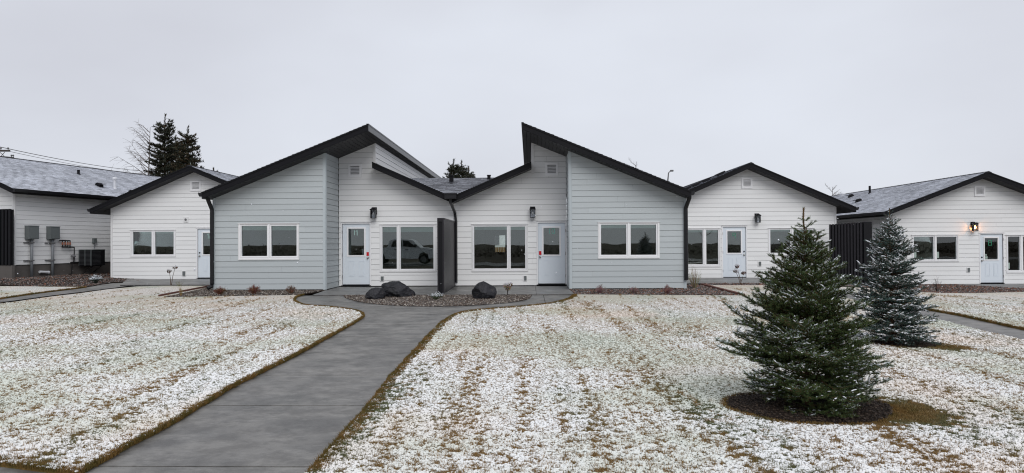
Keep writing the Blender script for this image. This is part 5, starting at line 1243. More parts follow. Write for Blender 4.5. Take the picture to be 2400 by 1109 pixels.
# ---- small plants
def twig_plant(name, label, cat, c, h, rad, n, col_a, col_b, seed, leaves=0, leaf=.02, group=None, thick=.006, leafcol=None, top_snow=False, droop=0.0, heads=None):
    """branching twiggy shrub: stems (one part) and leaves (one part)"""
    r = random.Random(seed); V = []; F_ = []; C = []; LV = []; LF = []; LC = []
    def tri_tube(p, q, r0, r1, colr):
        d = (q - p).normalized(); a = d.cross(Vector((0, 0, 1)) if abs(d.z) < .95 else Vector((1, 0, 0))).normalized(); b_ = d.cross(a); k = len(V)
        for pt, rr in ((p, r0), (q, r1)):
            for i in range(3): an = 2.094 * i; V.append(pt + a * math.cos(an) * rr + b_ * math.sin(an) * rr); C.append(colr)
        for i in range(3):
            j = (i + 1) % 3; F_.append((k + i, k + j, k + 3 + j)); F_.append((k + i, k + 3 + j, k + 3 + i))
    z0 = g(*c); root = thing(name, label, cat, (c[0], c[1], z0), group); O = Vector((c[0], c[1], z0 - .01))
    for i in range(n):
        az = r.random() * 6.283; sp = r.random() ** .6; tip = O + Vector((math.cos(az) * rad * sp, math.sin(az) * rad * sp, h * (.55 + .45 * r.random()) * (1.1 - .45 * sp)))
        p = O + Vector((math.cos(az) * rad * .12, math.sin(az) * rad * .12, 0)); colr = [col_a[k_] + (col_b[k_] - col_a[k_]) * r.random() for k_ in range(3)]
        mid = p.lerp(tip, .55) + Vector((r.gauss(0, .02), r.gauss(0, .02), h * .08)) ; tri_tube(p, mid, thick, thick * .7, colr); tri_tube(mid, tip, thick * .7, thick * .35, colr); prev = mid
        for s in range(3):
            q = mid.lerp(tip, r.random()); e = q + Vector((r.gauss(0, rad * .18), r.gauss(0, rad * .18), abs(r.gauss(0, h * .14)) - droop)); tri_tube(q, e, thick * .5, thick * .3, colr)
            for _ in range(leaves):
                t = q.lerp(e, r.random()) + Vector((r.gauss(0, leaf), r.gauss(0, leaf), r.gauss(0, leaf))); k = len(LV); u = Vector((r.gauss(0, 1), r.gauss(0, 1), r.gauss(0, .6))).normalized() * leaf; v_ = u.cross(Vector((r.gauss(0, 1), r.gauss(0, 1), r.gauss(0, 1))).normalized()) * .6
                LV.extend([t - u, t - v_ * .8, t + u, t + v_ * .8]); LF.extend([(k, k + 1, k + 2), (k, k + 2, k + 3)])
                base = leafcol or colr; m_ = .6 + .8 * r.random(); cc = [x * m_ for x in base]
                if top_snow and t.z > z0 + h * .45 and r.random() < .8: cc = (.75, .78, .82)
                LC.extend([cc] * 4)
    fast_mesh('stem', np.array([tuple(v) for v in V]), np.array(F_), M['twigs'], root, np.array(C))
    if LV: fast_mesh('leaves', np.array([tuple(v) for v in LV]), np.array(LF), M['twigs'], root, np.array(LC))
    return root
RB = ((.13, .055, .035), (.22, .11, .07)); GR1 = 'small dormant shrubs along the grey wings'
def at_base(px, py): return G(px, py)
for (px, py, h, rd, lb, sd, dens, cc) in ((516, 691, .24, .20, 'dense rust brown shrub nearest the left downspout', 1, 60, RB), (597, 689.5, .27, .21, 'rust brown shrub under the left wing window', 2, 60, RB), (682, 688.5, .26, .16, 'sparse brown shrub nearest the corner by door 11', 3, 34, RB),
                                      (1407, 688, .24, .20, 'pinkish twiggy shrub nearest the corner by door 10', 4, 46, ((.20, .12, .11), (.30, .20, .19))), (1486, 688.5, .22, .17, 'pinkish twiggy shrub in the middle under the right wing window', 5, 40, ((.20, .12, .11), (.30, .20, .19))), (1563, 689, .25, .19, 'pinkish shrub nearest the right downspout', 6, 50, ((.20, .10, .09), (.30, .18, .16)))):
    twig_plant('dormant_shrub', lb, 'shrub', at_base(px, py), h, rd, dens, cc[0], cc[1], sd, leaves=5 if cc is RB else 3, leaf=.014, group=GR1, leafcol=None)
twig_plant('flowering_plant', 'low white flecked green plant at the foot of the privacy wall', 'plant', at_base(1023, 701), .17, .20, 46, (.05, .06, .03), (.08, .09, .05), 31, leaves=7, leaf=.016, leafcol=(.07, .09, .05), top_snow=True)
twig_plant('dwarf_conifer', 'dwarf snowy conifer on the mulch near the air conditioner', 'shrub', at_base(224, 663), .30, .24, 46, (.03, .045, .03), (.05, .07, .05), 32, leaves=8, leaf=.02, leafcol=(.045, .07, .055), top_snow=True)
twig_plant('clump_grass', 'tall straw coloured ornamental grass right of the right downspout', 'grass plant', at_base(1628, 676), .70, .26, 60, (.16, .13, .07), (.34, .29, .19), 33, thick=.004)
twig_plant('clump_grass', 'small straw coloured grass tuft left of the left downspout', 'grass plant', at_base(424, 693), .32, .08, 20, (.20, .14, .05), (.36, .27, .12), 34, thick=.004)
twig_plant('bare_perennial', 'dark bare stalks in the bark bed left of door 8', 'plant', at_base(2197, 683), .48, .22, 22, (.03, .02, .015), (.08, .05, .04), 35, thick=.005)
twig_plant('clump_grass', 'faint dry weeds before the patio under the door 12 window', 'grass plant', at_base(420, 671), .22, .14, 16, (.12, .11, .05), (.25, .22, .12), 36, thick=.003)
def hydrangea(label, c, stalks, seed, hs, heads, colr, stub=False):
    r = random.Random(seed); z0 = g(*c); root = thing('dried_hydrangea', label, 'plant', (c[0], c[1], z0), 'dried flower stalks topped with snow')
    for i, (dx, h) in enumerate(stalks):
        pts = [Vector((c[0] + r.gauss(0, .02), c[1], z0 - .02)), Vector((c[0] + dx * .35, c[1] + r.gauss(0, .03), z0 + h * .5)), Vector((c[0] + dx, c[1] + r.gauss(0, .05), z0 + h))]
        mb = MB(); mb.tube(pts, [.011, .009, .006], 5); mb.build('stem', M['bark' if not stub else 'timber'], root)
        bm_v = []; bm_f = []; C = []
        for _ in range(80):
            a = Vector((r.gauss(0, 1), r.gauss(0, 1), r.gauss(0, .75))).normalized() * hs * (.6 + .5 * r.random()); t = pts[-1] + a; k = len(bm_v); u = Vector((r.gauss(0, 1), r.gauss(0, 1), r.gauss(0, 1))).normalized() * .022; v_ = u.cross(Vector((0, .3, 1))).normalized() * .020
            bm_v.extend([t - u, t - v_, t + u, t + v_]); bm_f.extend([(k, k + 1, k + 2), (k, k + 2, k + 3)]); cc = (.80, .80, .84) if a.z > hs * .25 else [x * (.6 + .8 * r.random()) for x in colr]; C.extend([cc] * 4)
        fast_mesh('flower_head', np.array([tuple(v) for v in bm_v]), np.array(bm_f), M['twigs'], root, np.array(C), kind=None)
hydrangea('two bent snow capped dried flower stalks before the door 12 patio', at_base(400, 668), [(.16, .62), (-.05, .50)], 1, .075, 3, (.16, .09, .06))
hydrangea('snow capped dried flower stalks in front of door 9', at_base(1735, 668), [(-.10, .62), (.12, .40), (-.17, .46)], 2, .075, 3, (.14, .08, .07))
hydrangea('tan dried hydrangea with snowy heads right of the pointed boulder', at_base(1190, 692), [(-.04, .26), (.05, .30), (.01, .20)], 3, .085, 3, (.34, .22, .12), True)

# ---- spruces
def segs_tree(r, H, Rf, whorls, per, e_fn, curve, side_sp, side_len, ter_sp, ter_len, start=.18, asym=None):
    """returns segments (p, q, level, outer fraction)"""
    S = []; bid = [0]
    def shoot(p, d, L, lvl, out0, out1, n=None, bend=0.0):
        n = n or max(1, int(L / .075)); pts = [p]; dd = d.normalized()
        for i in range(n):
            dd = (dd + Vector((r.gauss(0, .045), r.gauss(0, .045), r.gauss(0, .035) + bend / n))).normalized(); pts.append(pts[-1] + dd * (L / n))
        for i in range(n): S.append((pts[i], pts[i + 1], lvl, out0 + (out1 - out0) * (i + .5) / n, bid[0]))
        return pts
    z = Rf['z0']; k = 0
    for wi in range(whorls):
        f = (wi + .2 * r.random()) / whorls; h = Rf['z0'] + (H * Rf.get('top', .93) - Rf['z0']) * (f ** 0.92)
        fh = h / H; R = np.interp(fh, Rf['f'], Rf['r']); nb = per + (1 if r.random() < .5 else 0); a0 = r.random() * 6.283
        for b in range(nb):
            az = a0 + 6.283 * b / nb + r.gauss(0, .16); k += 1; bid[0] += 1
            Rr = R * (0.62 + .50 * r.random()) * (1 + (asym(az, fh) if asym else 0))
            e = e_fn(fh) + r.gauss(0, .10); L = Rr / max(.35, math.cos(e * .8)); hh = h + r.gauss(0, Rf.get('jit', .012) * H)
            d = Vector((math.cos(az) * math.cos(e), math.sin(az) * math.cos(e), math.sin(e))); p = Vector((0, 0, max(.02, hh)))
            n = max(3, int(L / .06)); pts = shoot(p, d, L, 0, 0, 1, n, curve)
            ax = Vector((-math.sin(az), math.cos(az), 0)); t = L * start; s = 1 if r.random() < .5 else -1
            while t < L * .97:
                i = min(n - 1, int(t / L * n)); base = pts[i].lerp(pts[i + 1], t / L * n - i); fw = (pts[i + 1] - pts[i]).normalized(); rem = L - t
                sl_ = (side_len * rem + .05) * (.75 + .5 * r.random()) * (0.55 + .45 * min(1, t / (L * .45))); sd_ = (fw * .75 + ax * s * .85 + Vector((0, 0, r.gauss(.10, .16)))).normalized()
                n2 = max(1, int(sl_ / .065)); p2 = shoot(base, sd_, sl_, 1, t / L, min(1, t / L + sl_ / L), n2, .05)
                u = .05; s2 = 1
                while u < sl_ - .02 and ter_sp > 0:
                    j = min(n2 - 1, int(u / sl_ * n2)); b2 = p2[j].lerp(p2[j + 1], u / sl_ * n2 - j); f2 = (p2[j + 1] - p2[j]).normalized(); sx = f2.cross(Vector((0, 0, 1))).normalized()
                    tl = (ter_len * (sl_ - u) + .028) * (.7 + .6 * r.random()); shoot(b2, (f2 * .8 + sx * s2 * .75 + Vector((0, 0, r.gauss(.16, .2)))), tl, 2, t / L, min(1, t / L + .1), 1)
                    u += ter_sp * (.8 + .4 * r.random()); s2 = -s2
                t += side_sp * (.8 + .4 * r.random()); s = -s
    for (fm, L, nb) in Rf.get('minis', ()):
        a0 = r.random() * 6.283
        for b in range(nb):
            az = a0 + 6.283 * b / nb; e = .45 + r.gauss(0, .12); shoot(Vector((0, 0, H * fm)), Vector((math.cos(az) * math.cos(e), math.sin(az) * math.cos(e), math.sin(e))), L * (.8 + .4 * r.random()), 2, .7, 1, 2)
    return S, shoot
def spruce(label, loc, H, Rf, whorls, per, e_fn, curve, seed, cols, nlen, nw, per_m, snow, group=None, side=(.055, .42), ter=(.055, .38), scale=1.0, leader=.30, trunk_r=.03, snow_size=1.0, asym=None, name='young_spruce', rz=0.0, twig_r=.0032, tint=None, leader_brown=False):
    r = random.Random(seed); rg = np.random.default_rng(seed); root = thing(name, label, 'tree', loc, group)
    S, shoot = segs_tree(r, H, Rf, whorls, per, e_fn, curve, side[0], side[1], ter[0], ter[1], asym=asym)
    n0 = len(S); shoot(Vector((0, 0, H * (1 - leader))), Vector((.01, 0, 1)), H * leader, 3, .8, 1, 12)
    P = np.array([tuple(s[0]) for s in S]) * scale; Q = np.array([tuple(s[1]) for s in S]) * scale; lv = np.array([s[2] for s in S]); of = np.array([s[3] for s in S]); bi = np.array([s[4] for s in S])
    keep = P[:, 2] > -.01; P, Q, lv, of, bi = P[keep], Q[keep], lv[keep], of[keep], bi[keep]; bfr = rg.random(bi.max() + 1)[bi]; bcol = rg.random(bi.max() + 1)[bi]
    D = Q - P; Ln = np.linalg.norm(D, axis=1); D /= np.maximum(Ln, 1e-9)[:, None]
    dens = per_m * np.where(lv == 0, .65, np.where(lv == 3, 1.9, 1.0)) * np.where((lv == 0) & (of < .3), .15, 1.0)
    cnt = np.maximum(1, (Ln * dens + rg.random(len(Ln))).astype(int)); idx = np.repeat(np.arange(len(P)), cnt); n = len(idx)
    t = rg.random(n); base = P[idx] + (Q - P)[idx] * t[:, None]; d = D[idx]
    ref = np.where(np.abs(d[:, 2:3]) < .9, [[0, 0, 1.0]], [[1.0, 0, 0]]); a = np.cross(d, ref); a /= np.linalg.norm(a, axis=1)[:, None]; b = np.cross(a, d)   # b points up
    ph = rg.random(n) * 6.283; rad = a * np.cos(ph)[:, None] + b * np.sin(ph)[:, None]
    rad[:, 2] += .25; rad /= np.linalg.norm(rad, axis=1)[:, None]
    th = .85 + .25 * rg.standard_normal(n) * .5; nd = d * np.cos(th)[:, None] + rad * np.sin(th)[:, None]
    ll = nlen * (.7 + .5 * rg.random(n)); side_v = np.cross(nd, rad + rg.standard_normal((n, 3)) * .3); side_v /= np.maximum(np.linalg.norm(side_v, axis=1), 1e-6)[:, None]
    w2 = nw / 2; V = np.stack([base - side_v * w2, base + side_v * w2, base + nd * ll[:, None]], 1).reshape(-1, 3); F_ = np.arange(3 * n).reshape(-1, 3)
    segc = rg.random(len(P)); c0, c1, c2 = [np.array(c) for c in cols]
    m = (.4 * segc + .6 * bcol)[idx][:, None]; col = c0 * (1 - m) + c1 * m; young = ((lv[idx] >= 1) & (rg.random(n) < .35))[:, None]; col = np.where(young, col * .5 + c2 * .5, col); col *= (.70 + .6 * rg.random((n, 1)))
    # needles that point up and outward carry frost
    up_amt = np.clip(rad[:, 2], 0, 1) * (0.35 + .65 * of[idx]); segs_ = (.35 * rg.random(len(P)) + .65 * bfr)[idx]
    frost = (up_amt * (0.4 + .6 * segs_) > (1.0 - snow) * .80) & (rg.random(n) < .75)
    col = np.where(frost[:, None], np.array([.46, .54, .52]) * (.75 + .3 * rg.random((n, 1))), col)
    if leader_brown:
        lb_ = (lv[idx] == 3) & (rg.random(n) < .7); col = np.where(lb_[:, None], np.array([.20, .13, .05]), col)
    fast_mesh('needles', V + 0, F_, M['needles'], root, np.repeat(col, 3, 0)) if False else None
    off = np.array(loc)
    o = fast_mesh('crown', V + off, F_, M['needles'], root, np.repeat(col, 3, 0))
    # twigs
    nT = len(P); rr = np.where(lv == 0, twig_r * 2.6 * (1.15 - of), np.where(lv == 1, twig_r, twig_r * .7)); rr = np.where(lv == 3, twig_r * 2.6, rr)
    a_ = np.cross(D, np.where(np.abs(D[:, 2:3]) < .9, [[0, 0, 1.0]], [[1.0, 0, 0]])); a_ /= np.linalg.norm(a_, axis=1)[:, None]; b_ = np.cross(a_, D); VS = []
    for pt in (P, Q):
        for k in range(3): an = 2.094 * k; VS.append(pt + (a_ * math.cos(an) + b_ * math.sin(an)) * rr[:, None])
    VS = np.stack(VS, 1); TR = np.array([(0, 1, 4), (0, 4, 3), (1, 2, 5), (1, 5, 4), (2, 0, 3), (2, 3, 5)])
    fast_mesh('branches', VS.reshape(-1, 3) + off, (TR[None] + (np.arange(nT) * 6)[:, None, None]).reshape(-1, 3), M['twig_bark'], root)
    mb = MB(); mb.tube([(loc[0], loc[1], loc[2] - .05), (loc[0] + .01 * scale, loc[1], loc[2] + H * scale * .45), (loc[0], loc[1], loc[2] + H * scale * .9)], [trunk_r, trunk_r * .62, trunk_r * .2], 8); mb.build('trunk', M['bark'], root)
    # snow lying along the upper side of the outer shoots
    if snow_size > 0:
        pick = (rg.random(nT) < snow * 1.7 * bfr * (0.25 + .9 * of ** 1.3)) & (np.abs(D[:, 2]) < .85) & (lv < 3) & (of > .35)
        Ps, Qs, Ds = P[pick], Q[pick], D[pick]; m_ = len(Ps); k = 2; t0 = rg.random((m_, k)); C = (Ps[:, None] + (Qs - Ps)[:, None] * t0[..., None]).reshape(-1, 3); dd = np.repeat(Ds, k, 0); N_ = len(C)
        ax = np.cross(dd, [0, 0, 1.0]); ax /= np.linalg.norm(ax, axis=1)[:, None]; up = np.cross(ax, dd)
        s = nlen * snow_size * (.45 + .75 * rg.random(N_)); C = C + up * (nlen * .42 * (.6 + .5 * rg.random(N_)))[:, None]
        la = s * (1.0 + .9 * rg.random(N_)); oc = [(1, 0, 0), (.35, .9, .0), (-.5, .8, 0), (-1, 0, 0), (-.4, -.85, 0), (.5, -.8, 0), (.3, 0, .55), (-.4, 0, .5), (0, 0, -.35)]
        tr = np.array([(0, 1, 6), (1, 7, 6), (1, 2, 7), (2, 3, 7), (3, 4, 7), (4, 6, 7), (4, 5, 6), (5, 0, 6), (1, 0, 8), (2, 1, 8), (3, 2, 8), (4, 3, 8), (5, 4, 8), (0, 5, 8)])
        VV = np.stack([C + dd * (la * q[0])[:, None] + ax * (s * q[1] * .62)[:, None] + up * (s * q[2] * .62)[:, None] + rg.standard_normal((N_, 3)) * (s * .10)[:, None] for q in oc], 1)
        fast_mesh('snow', VV.reshape(-1, 3) + off, (tr[None] + (np.arange(N_) * 9)[:, None, None]).reshape(-1, 3), M['snow'], root)
    print(label, 'needles', n, 'segs', nT)
    return root
M['twig_bark'] = simple('twig_bark', (0.10, 0.055, 0.028), .85, .2, .2, 20)
as1 = lambda az, f: .06 * math.cos(az - math.pi) * (1 if f > .2 else .2) + .06 * math.cos(2 * az + 1)
z1 = g(*T1); H1 = PY(1905, 487, T1[1]).z - z1
spruce('nearer young spruce, dark green with a bare brown leader and light frost', (T1[0], T1[1], z1), H1,
       dict(z0=.05, f=[0, .08, .20, .34, .50, .65, .78, .88, 1.0], r=[.66, .75, .77, .65, .48, .34, .19, .10, .06], top=.84, jit=.006, minis=((.862, .17, 5), (.900, .12, 4), (.935, .07, 3))), 25, 8, lambda f: -.04 + .66 * f ** 1.1, .30, 3,
       ((.034, .062, .020), (.068, .108, .036), (.135, .165, .055)), .0225, .0044, 700, .36, ter=(.046, .42), side=(.042, .52), leader=.26, trunk_r=.035, snow_size=.60, asym=as1, leader_brown=True)
z2 = g(*T2); H2 = PY(2086, 488, T2[1]).z - z2
spruce('farther young blue spruce, heavily frosted, behind the green one', (T2[0] - .12, T2[1], z2), H2,
       dict(z0=.06, f=[0, .08, .20, .34, .50, .65, .78, .88, 1.0], r=[.60, .66, .62, .56, .46, .36, .22, .12, .04], top=.88, jit=.006, minis=((.90, .11, 5), (.935, .08, 4), (.965, .05, 3))), 25, 8, lambda f: -.04 + .62 * f, .16, 8,
       ((.040, .078, .066), (.070, .125, .112), (.105, .17, .155)), .021, .0050, 420, .34, ter=(.038, .40), side=(.036, .48), leader=.16, trunk_r=.035, snow_size=1.05,
       asym=lambda az, f: .16 * math.cos(az - .0) * (1 if f < .25 else 0))

# ---- far trees behind the houses
DK = ((.014, .019, .012), (.030, .036, .022), (.055, .050, .030))
def far_spruce(label, px, top, Y, H_, rad, seed, prof=None, group='tall spruces behind the left houses', **k):
    q = PY(px, top, Y); zb_ = q.z - H_; sc_ = 6.0
    f = prof or [.16, .20, .17, .13, .10, .06, .03]
    return spruce(label, (q.x, Y, zb_), H_ / sc_, dict(z0=.25, f=list(np.linspace(0, 1, len(f))), r=[x * rad / sc_ / .2 for x in f]), k.get('wh', 30), k.get('per', 8), lambda f_: -.10 + .55 * f_, .10, seed,
                  k.get('cols', DK), .22, .075, k.get('pm', 30), .05, group, side=(.048, .42), ter=(.055, .36), scale=sc_, leader=.06, trunk_r=.16, snow_size=0, name='tall_spruce', twig_r=.012)
far_spruce('tallest dark spruce behind the left gabled house', 386, 268, 62, 13.5, 3.0, 41)
far_spruce('dark spruce with a rusty brown tip beside the tallest one', 440, 296, 60, 12.4, 2.7, 42, cols=((.018, .022, .014), (.034, .038, .022), (.12, .07, .035)))
far_spruce('broad dark spruce filling the gap between the two taller ones', 412, 318, 66, 12.2, 3.0, 47)
far_spruce('low round dark treetop peeking over the left snowy roof', 500, 393, 70, 8.5, 1.6, 43, wh=14)
far_spruce('short dark spruce top above the valley, its left point', 1062, 374, 66, 9.5, 2.2, 44, group='spruce tops above the valley roof', pm=30)
far_spruce('short dark spruce top above the valley, its middle point', 1082, 378, 67, 9.3, 2.0, 45, group='spruce tops above the valley roof', pm=30)
far_spruce('lower dark spruce top above the valley beside the taller two', 1099, 391, 66, 8.8, 1.7, 46, group='spruce tops above the valley roof', pm=30)
def bare_tree(label, px, base_py, top_py, Y, lean, seed, n=22, spread=1.0, side=0, mat='dead_bark', rad=.12, droop=0, group=None):
    r = random.Random(seed); q = PY(px, top_py, Y); H_ = (base_py - top_py) / FPX * Y; zb_ = q.z - H_; root = thing('bare_tree', label, 'tree', (q.x, Y, zb_), group); mb = MB()
    pts = [Vector((q.x, Y, zb_)), Vector((q.x + lean * .4, Y, zb_ + H_ * .5)), Vector((q.x, Y, zb_ + H_))]; mb.tube(pts, [rad, rad * .6, rad * .15], 6); mb.build('trunk', M[mat], root); mb = MB()
    for i in range(n):
        t = .12 + .85 * (i + r.random() * .6) / n; p = pts[0].lerp(pts[1], t * 2) if t < .5 else pts[1].lerp(pts[2], t * 2 - 1); az = r.random() * 6.283 if not side else math.pi + r.gauss(0, .55)
        L_ = spread * H_ * (.16 + .36 * (1 - t)) * (.7 + .6 * r.random()); el = .30 + .45 * t + r.gauss(0, .12); d = Vector((math.cos(az) * math.cos(el), math.sin(az) * math.cos(el), math.sin(el)))
        bp = [p]; k = 6
        for j in range(k): d = (d + Vector((r.gauss(0, .07), r.gauss(0, .07), r.gauss(0, .05) + (.04 if not droop else .02)))).normalized(); bp.append(bp[-1] + d * L_ / k)
        mb.tube(bp, [rad * .34 * (1 - j / (k + 1.5)) for j in range(k + 1)], 4, cap=False)
        for j in range(1, k + 1):
            for _ in range(3):
                e = (d + Vector((r.gauss(0, .6), r.gauss(0, .6), r.gauss(0, .4) - droop))).normalized(); mb.tube([bp[j], bp[j] + e * L_ * .16, bp[j] + e * L_ * .26 + Vector((0, 0, -droop * .2 + .05))], [rad * .11, rad * .07, rad * .04], 3, cap=False)
    mb.build('branches', M[mat], root); return root
bare_tree('dead larch with bare drooping branches left of the tall spruces', 352, 560, 298, 61, -.4, 51, n=26, spread=.85, side=1, droop=.5, rad=.10)
bare_tree('faint bare treetop above the right grey roof slope', 1491, 560, 379, 95, 0, 52, n=16, spread=.55, rad=.10)
bare_tree('tiny bare treetop in the gap between the two right hand houses', 1951, 560, 438, 80, 0, 53, n=18, spread=.7, rad=.10)

# ---- street lamp, power pole and wires
q = PY(1565, 425, 70); SL = thing('street_lamp', 'thin grey street lamp rising behind the right grey roof', 'street lamp', (q.x, 70, g(0, 40)))
mb = MB(); qt = PY(1567, 405, 70); mb.tube([(q.x, 70, 1.2), (q.x, 70, q.z), (qt.x, 70, qt.z)], [.09, .07, .055], 8); mb.tube([qt, PY(1571, 401.5, 70), PY(1575, 400.5, 70)], .05, 6); mb.build('pole', M['steel_dull'], SL)
mb = MB(); h0, h1 = PY(1571, 401, 70), PY(1578, 400, 70); mb.box((h0.x, 69.85, h0.z - .05), (h1.x, 70.15, h0.z + .10)); mb.build('lamp_head', M['steel_dull'], SL)
YP = 62; q = PY(-6, 350, YP); PO = thing('power_pole', 'weathered power pole with two crossarms at the left edge', 'power pole', (q.x, YP, .2))
mb = MB(); mb.tube([(q.x, YP, .2), (q.x, YP, PY(-6, 330, YP).z)], [.16, .12], 10); mb.build('pole', M['timber'], PO)
for (y_, xa, xb, sl_) in ((353.5, -60, 23, 0), (370.5, -60, 32, 4)):
    a, b = PY(xa, y_ - sl_ * 2, YP - .2), PY(xb, y_, YP - .2); mb = MB()
    vs = []; 
    for p in (a, b):
        for dy in (-.07, .07):
            for dz in (-.08, .08): vs.append(p + Vector((0, dy, dz)))
    mb.add(vs, [(0, 1, 3, 2), (4, 6, 7, 5), (0, 2, 6, 4), (1, 5, 7, 3), (0, 4, 5, 1), (2, 3, 7, 6)]); ca = mb.build('crossarm', M['timber'], PO)
    for t in ((19, 2) if y_ < 360 else (27, 31)):
        p = PY(t, y_, YP - .2); mb = MB(); mb.lathe(p + Vector((0, 0, .08)), [(.03, 0), (.03, .08), (.08, .09), (.05, .13), (.09, .15), (.04, .22)], 8); mb.build('insulator', M['steel_dull'], ca)
mb = MB(); mb.tube([PY(0, 369, YP - .3), PY(11, 357, YP - .3)], .03, 4); mb.tube([PY(0, 357, YP - .3), PY(13, 369, YP - .3)], .03, 4); mb.build('brace', M['steel_dull'], PO)
def wire(label, a, b, sag, r_=.020):
    A, B = Vector(a), Vector(b); pts = [A.lerp(B, t / 24) - Vector((0, 0, sag * 4 * (t / 24) * (1 - t / 24))) for t in range(25)]
    mb = MB(); mb.tube(pts, r_, 4, cap=False); tag(mb.build('power_wire', M['timber']), label, 'wire', 'power lines at the upper left')
wire('upper power line running right from the pole', PY(0, 344.5, YP), PY(420, 405, 120), .6, .028)
wire('lower power line running right from the pole', PY(22, 355, YP), PY(420, 411, 120), .6, .018)

# ================================================================ what the windows mirror: the street behind the viewer
sheet('road', [(-60, -13.5), (60, -13.5), (60, -4.2), (-60, -4.2)], -0.06, M['asphalt'], step=6)
TK = thing('pickup_truck', 'white crew cab pickup parked on the road, seen mirrored in the door 11 window', 'truck', (-9.3, -8.3, g(0, -8)))
M['truck_paint'] = simple('silver_white_paint', (.74, .76, .78), .35, .6, .03); M['tyre'] = simple('tyre_rubber', (.012, .012, .012), .8, .2); M['dark_glass'] = simple('tinted_glass', (.008, .009, .010), .05, .8)
tz = g(0, -8) - .03; X0, YT = -12.9, -8.3
prof = [(0, .55), (0, 1.22), (.1, 1.28), (1.85, 1.30), (1.9, 1.32), (2.15, 1.88), (2.5, 1.95), (3.55, 1.93), (3.9, 1.84), (4.45, 1.33), (5.5, 1.22), (5.78, 1.10), (5.85, .60), (5.5, .50), (5.22, .50), (5.1, .82), (4.75, .95), (4.4, .82), (4.28, .45), (1.75, .45), (1.65, .82), (1.3, .95), (.95, .82), (.82, .50)]
mb = MB(); mb.prism(prof, lambda p, k: (X0 + p[0], YT + (1.0 if k == 0 else -1.0), tz + p[1])); mb.build('body', M['truck_paint'], TK)
for (a, b) in (((2.28, 1.38), (3.10, 1.84)), ((3.18, 1.38), (4.15, 1.84))):
    for s in (1, -1):
        mb = MB(); pts = [(a[0], a[1]), (b[0], a[1]), (b[0] - (.55 if a[0] > 3 else 0), b[1]), (a[0] + (.18 if a[0] < 3 else 0), b[1])]
        mb.prism(pts, lambda p, k, s=s: (X0 + p[0], YT + s * (1.012 if k == 0 else .99), tz + p[1])); mb.build('side_window', M['dark_glass'], TK)
for wx in (1.3, 4.75):
    for s in (1, -1):
        mb = MB(); yy = YT + s * .86; mb.tube([(X0 + wx, yy - .13, tz + .40), (X0 + wx, yy + .13, tz + .40)], .40, 24); w_ = mb.build('wheel', M['tyre'], TK); mb = MB(); mb.tube([(X0 + wx, yy + s * .10, tz + .40), (X0 + wx, yy + s * .145, tz + .40)], .25, 16); mb.build('rim', M['steel_dull'], w_)
for s in (1, -1):
    for hx in (2.55, 3.35): mb = MB(); mb.box((X0 + hx, YT + s * 1.0 - .02, tz + 1.17), (X0 + hx + .18, YT + s * 1.0 + .035, tz + 1.21)); mb.build('door_handle', M['black_metal'], TK)
    mb = MB(); mb.box((X0 + 4.02, YT + s * 1.16 - .12, tz + 1.38), (X0 + 4.16, YT + s * 1.16 + .12, tz + 1.60)); mb.build('wing_mirror', M['black_metal'], TK)
mb = MB(); mb.box((X0 + 5.80, YT - .9, tz + .48), (X0 + 5.95, YT + .9, tz + .70)); mb.build('bumper', M['steel_dull'], TK)
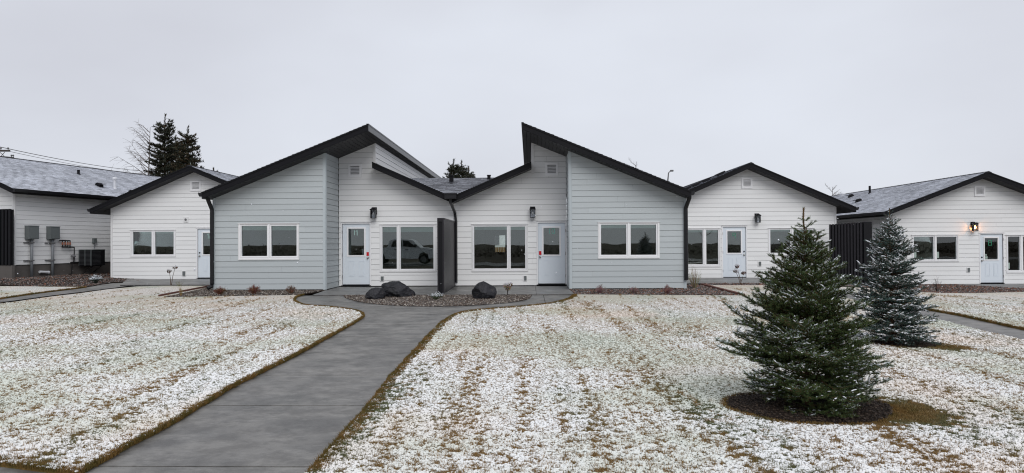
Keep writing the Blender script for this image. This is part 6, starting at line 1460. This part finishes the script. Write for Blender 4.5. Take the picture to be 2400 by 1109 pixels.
# dark scrub and bare trees across the road
r = random.Random(5); SV = []; SF = []
for i in range(9000):
    x = r.uniform(-75, 75); y = -30 - abs(r.gauss(0, 10)); h = max(.15, (.75 + .9 * mnoise.noise(Vector((x * .05, 2, 0))) + r.gauss(0, .35))); z = r.random() * h; k = len(SV); s = .08 + .16 * r.random(); a = r.random() * 6.283; b_ = r.uniform(-.8, .8)
    SV += [(x, y, g(0, 0) + z), (x + math.cos(a) * s, y + math.sin(a) * s, g(0, 0) + z + s * b_), (x + math.cos(a + 1.5) * s * .6, y, g(0, 0) + z + s)]; SF.append((k, k + 1, k + 2))
tag(mesh('scrub', SV, SF, M['field'], kind='stuff'), 'dark roadside scrub across the street', 'scrub')
for i, (x, y, h) in enumerate(((-34, -34, 7), (-19, -38, 9), (6, -36, 6), (24, -40, 8))):
    root = thing('bare_tree', ['bare tree across the street, far end', 'tall bare tree across the street', 'small bare tree across the street', 'bare tree across the street by the bend'][i], 'tree', (x, y, g(0, 0) - .1)); mb = MB(); mb.tube([(x, y, g(0, 0) - .1), (x, y, h * .6), (x + .3, y, h)], [.2, .12, .03], 6); mb.build('trunk', M['bark'], root); mb = MB()
    for j in range(40):
        t = .25 + .7 * r.random(); a = r.random() * 6.283; L_ = h * .35 * (1.1 - t); p = Vector((x, y, h * t)); d = Vector((math.cos(a), math.sin(a), .9)).normalized(); e = p + d * L_; mb.tube([p, e, e + Vector((r.gauss(0, .3), r.gauss(0, .3), .4))], [.05, .03, .01], 3, cap=False)
    mb.build('branches', M['bark'], root)

# through-the-house view behind door 10's window: wooden fence and a pale wall
fo = thing('wooden_fence', 'tan wooden board fence glimpsed through the door 10 window', 'fence', (-2.5, 44, g(0, 26)))
M['tan_wood'] = simple('tan_wood', (.34, .20, .085), .8, .2, .15)
for i in range(16):
    x = -3.4 + i * .15; mb = MB(); mb.box((x, 44, g(0, 26) - .1), (x + .14, 44.03, 1.35)); mb.build('board', M['tan_wood'], fo)
bk = thing('neighbour_house', 'pale house glimpsed over the wooden fence through the window', 'house', (-2.5, 50, g(0, 26)))
mb = MB(); mb.box((-7, 50, -.2), (3, 50.2, 4.2)); mb.build('wall', M['white_siding'], bk)
for x in (-2.6, -1.6): mb = MB(); mb.box((x, 49.95, 1.5), (x + .5, 49.99, 2.3)); mb.build('window', M['dark_glass'], bk)

# ---- falling snow: a light scatter of flakes in the air
r = np.random.default_rng(3); n = 230; y = 2.5 + 20 * r.random(n); x = (r.random(n) * 2 - 1) * .75 * y; z = 1.6 + (r.random(n) * .75 - .22) * y * .33
C = np.column_stack([x, y, z]); C = C[(C[:, 2] > .2) & ((C[:, 2] - 1.6) / C[:, 1] < .07)]; n = len(C); s = .002 + .003 * r.random(n)
o6 = np.array([(1, 0, 0), (-1, 0, 0), (0, 1, 0), (0, -1, 0), (0, 0, 1.3), (0, 0, -1.3)]); tr = np.array([(0, 2, 4), (2, 1, 4), (1, 3, 4), (3, 0, 4), (2, 0, 5), (1, 2, 5), (3, 1, 5), (0, 3, 5)])
tag(fast_mesh('snowflakes', (C[:, None] + o6[None] * s[:, None, None]).reshape(-1, 3), (tr[None] + (np.arange(n) * 6)[:, None, None]).reshape(-1, 3), M['snow']), 'sparse snowflakes drifting down in the air', 'snow')
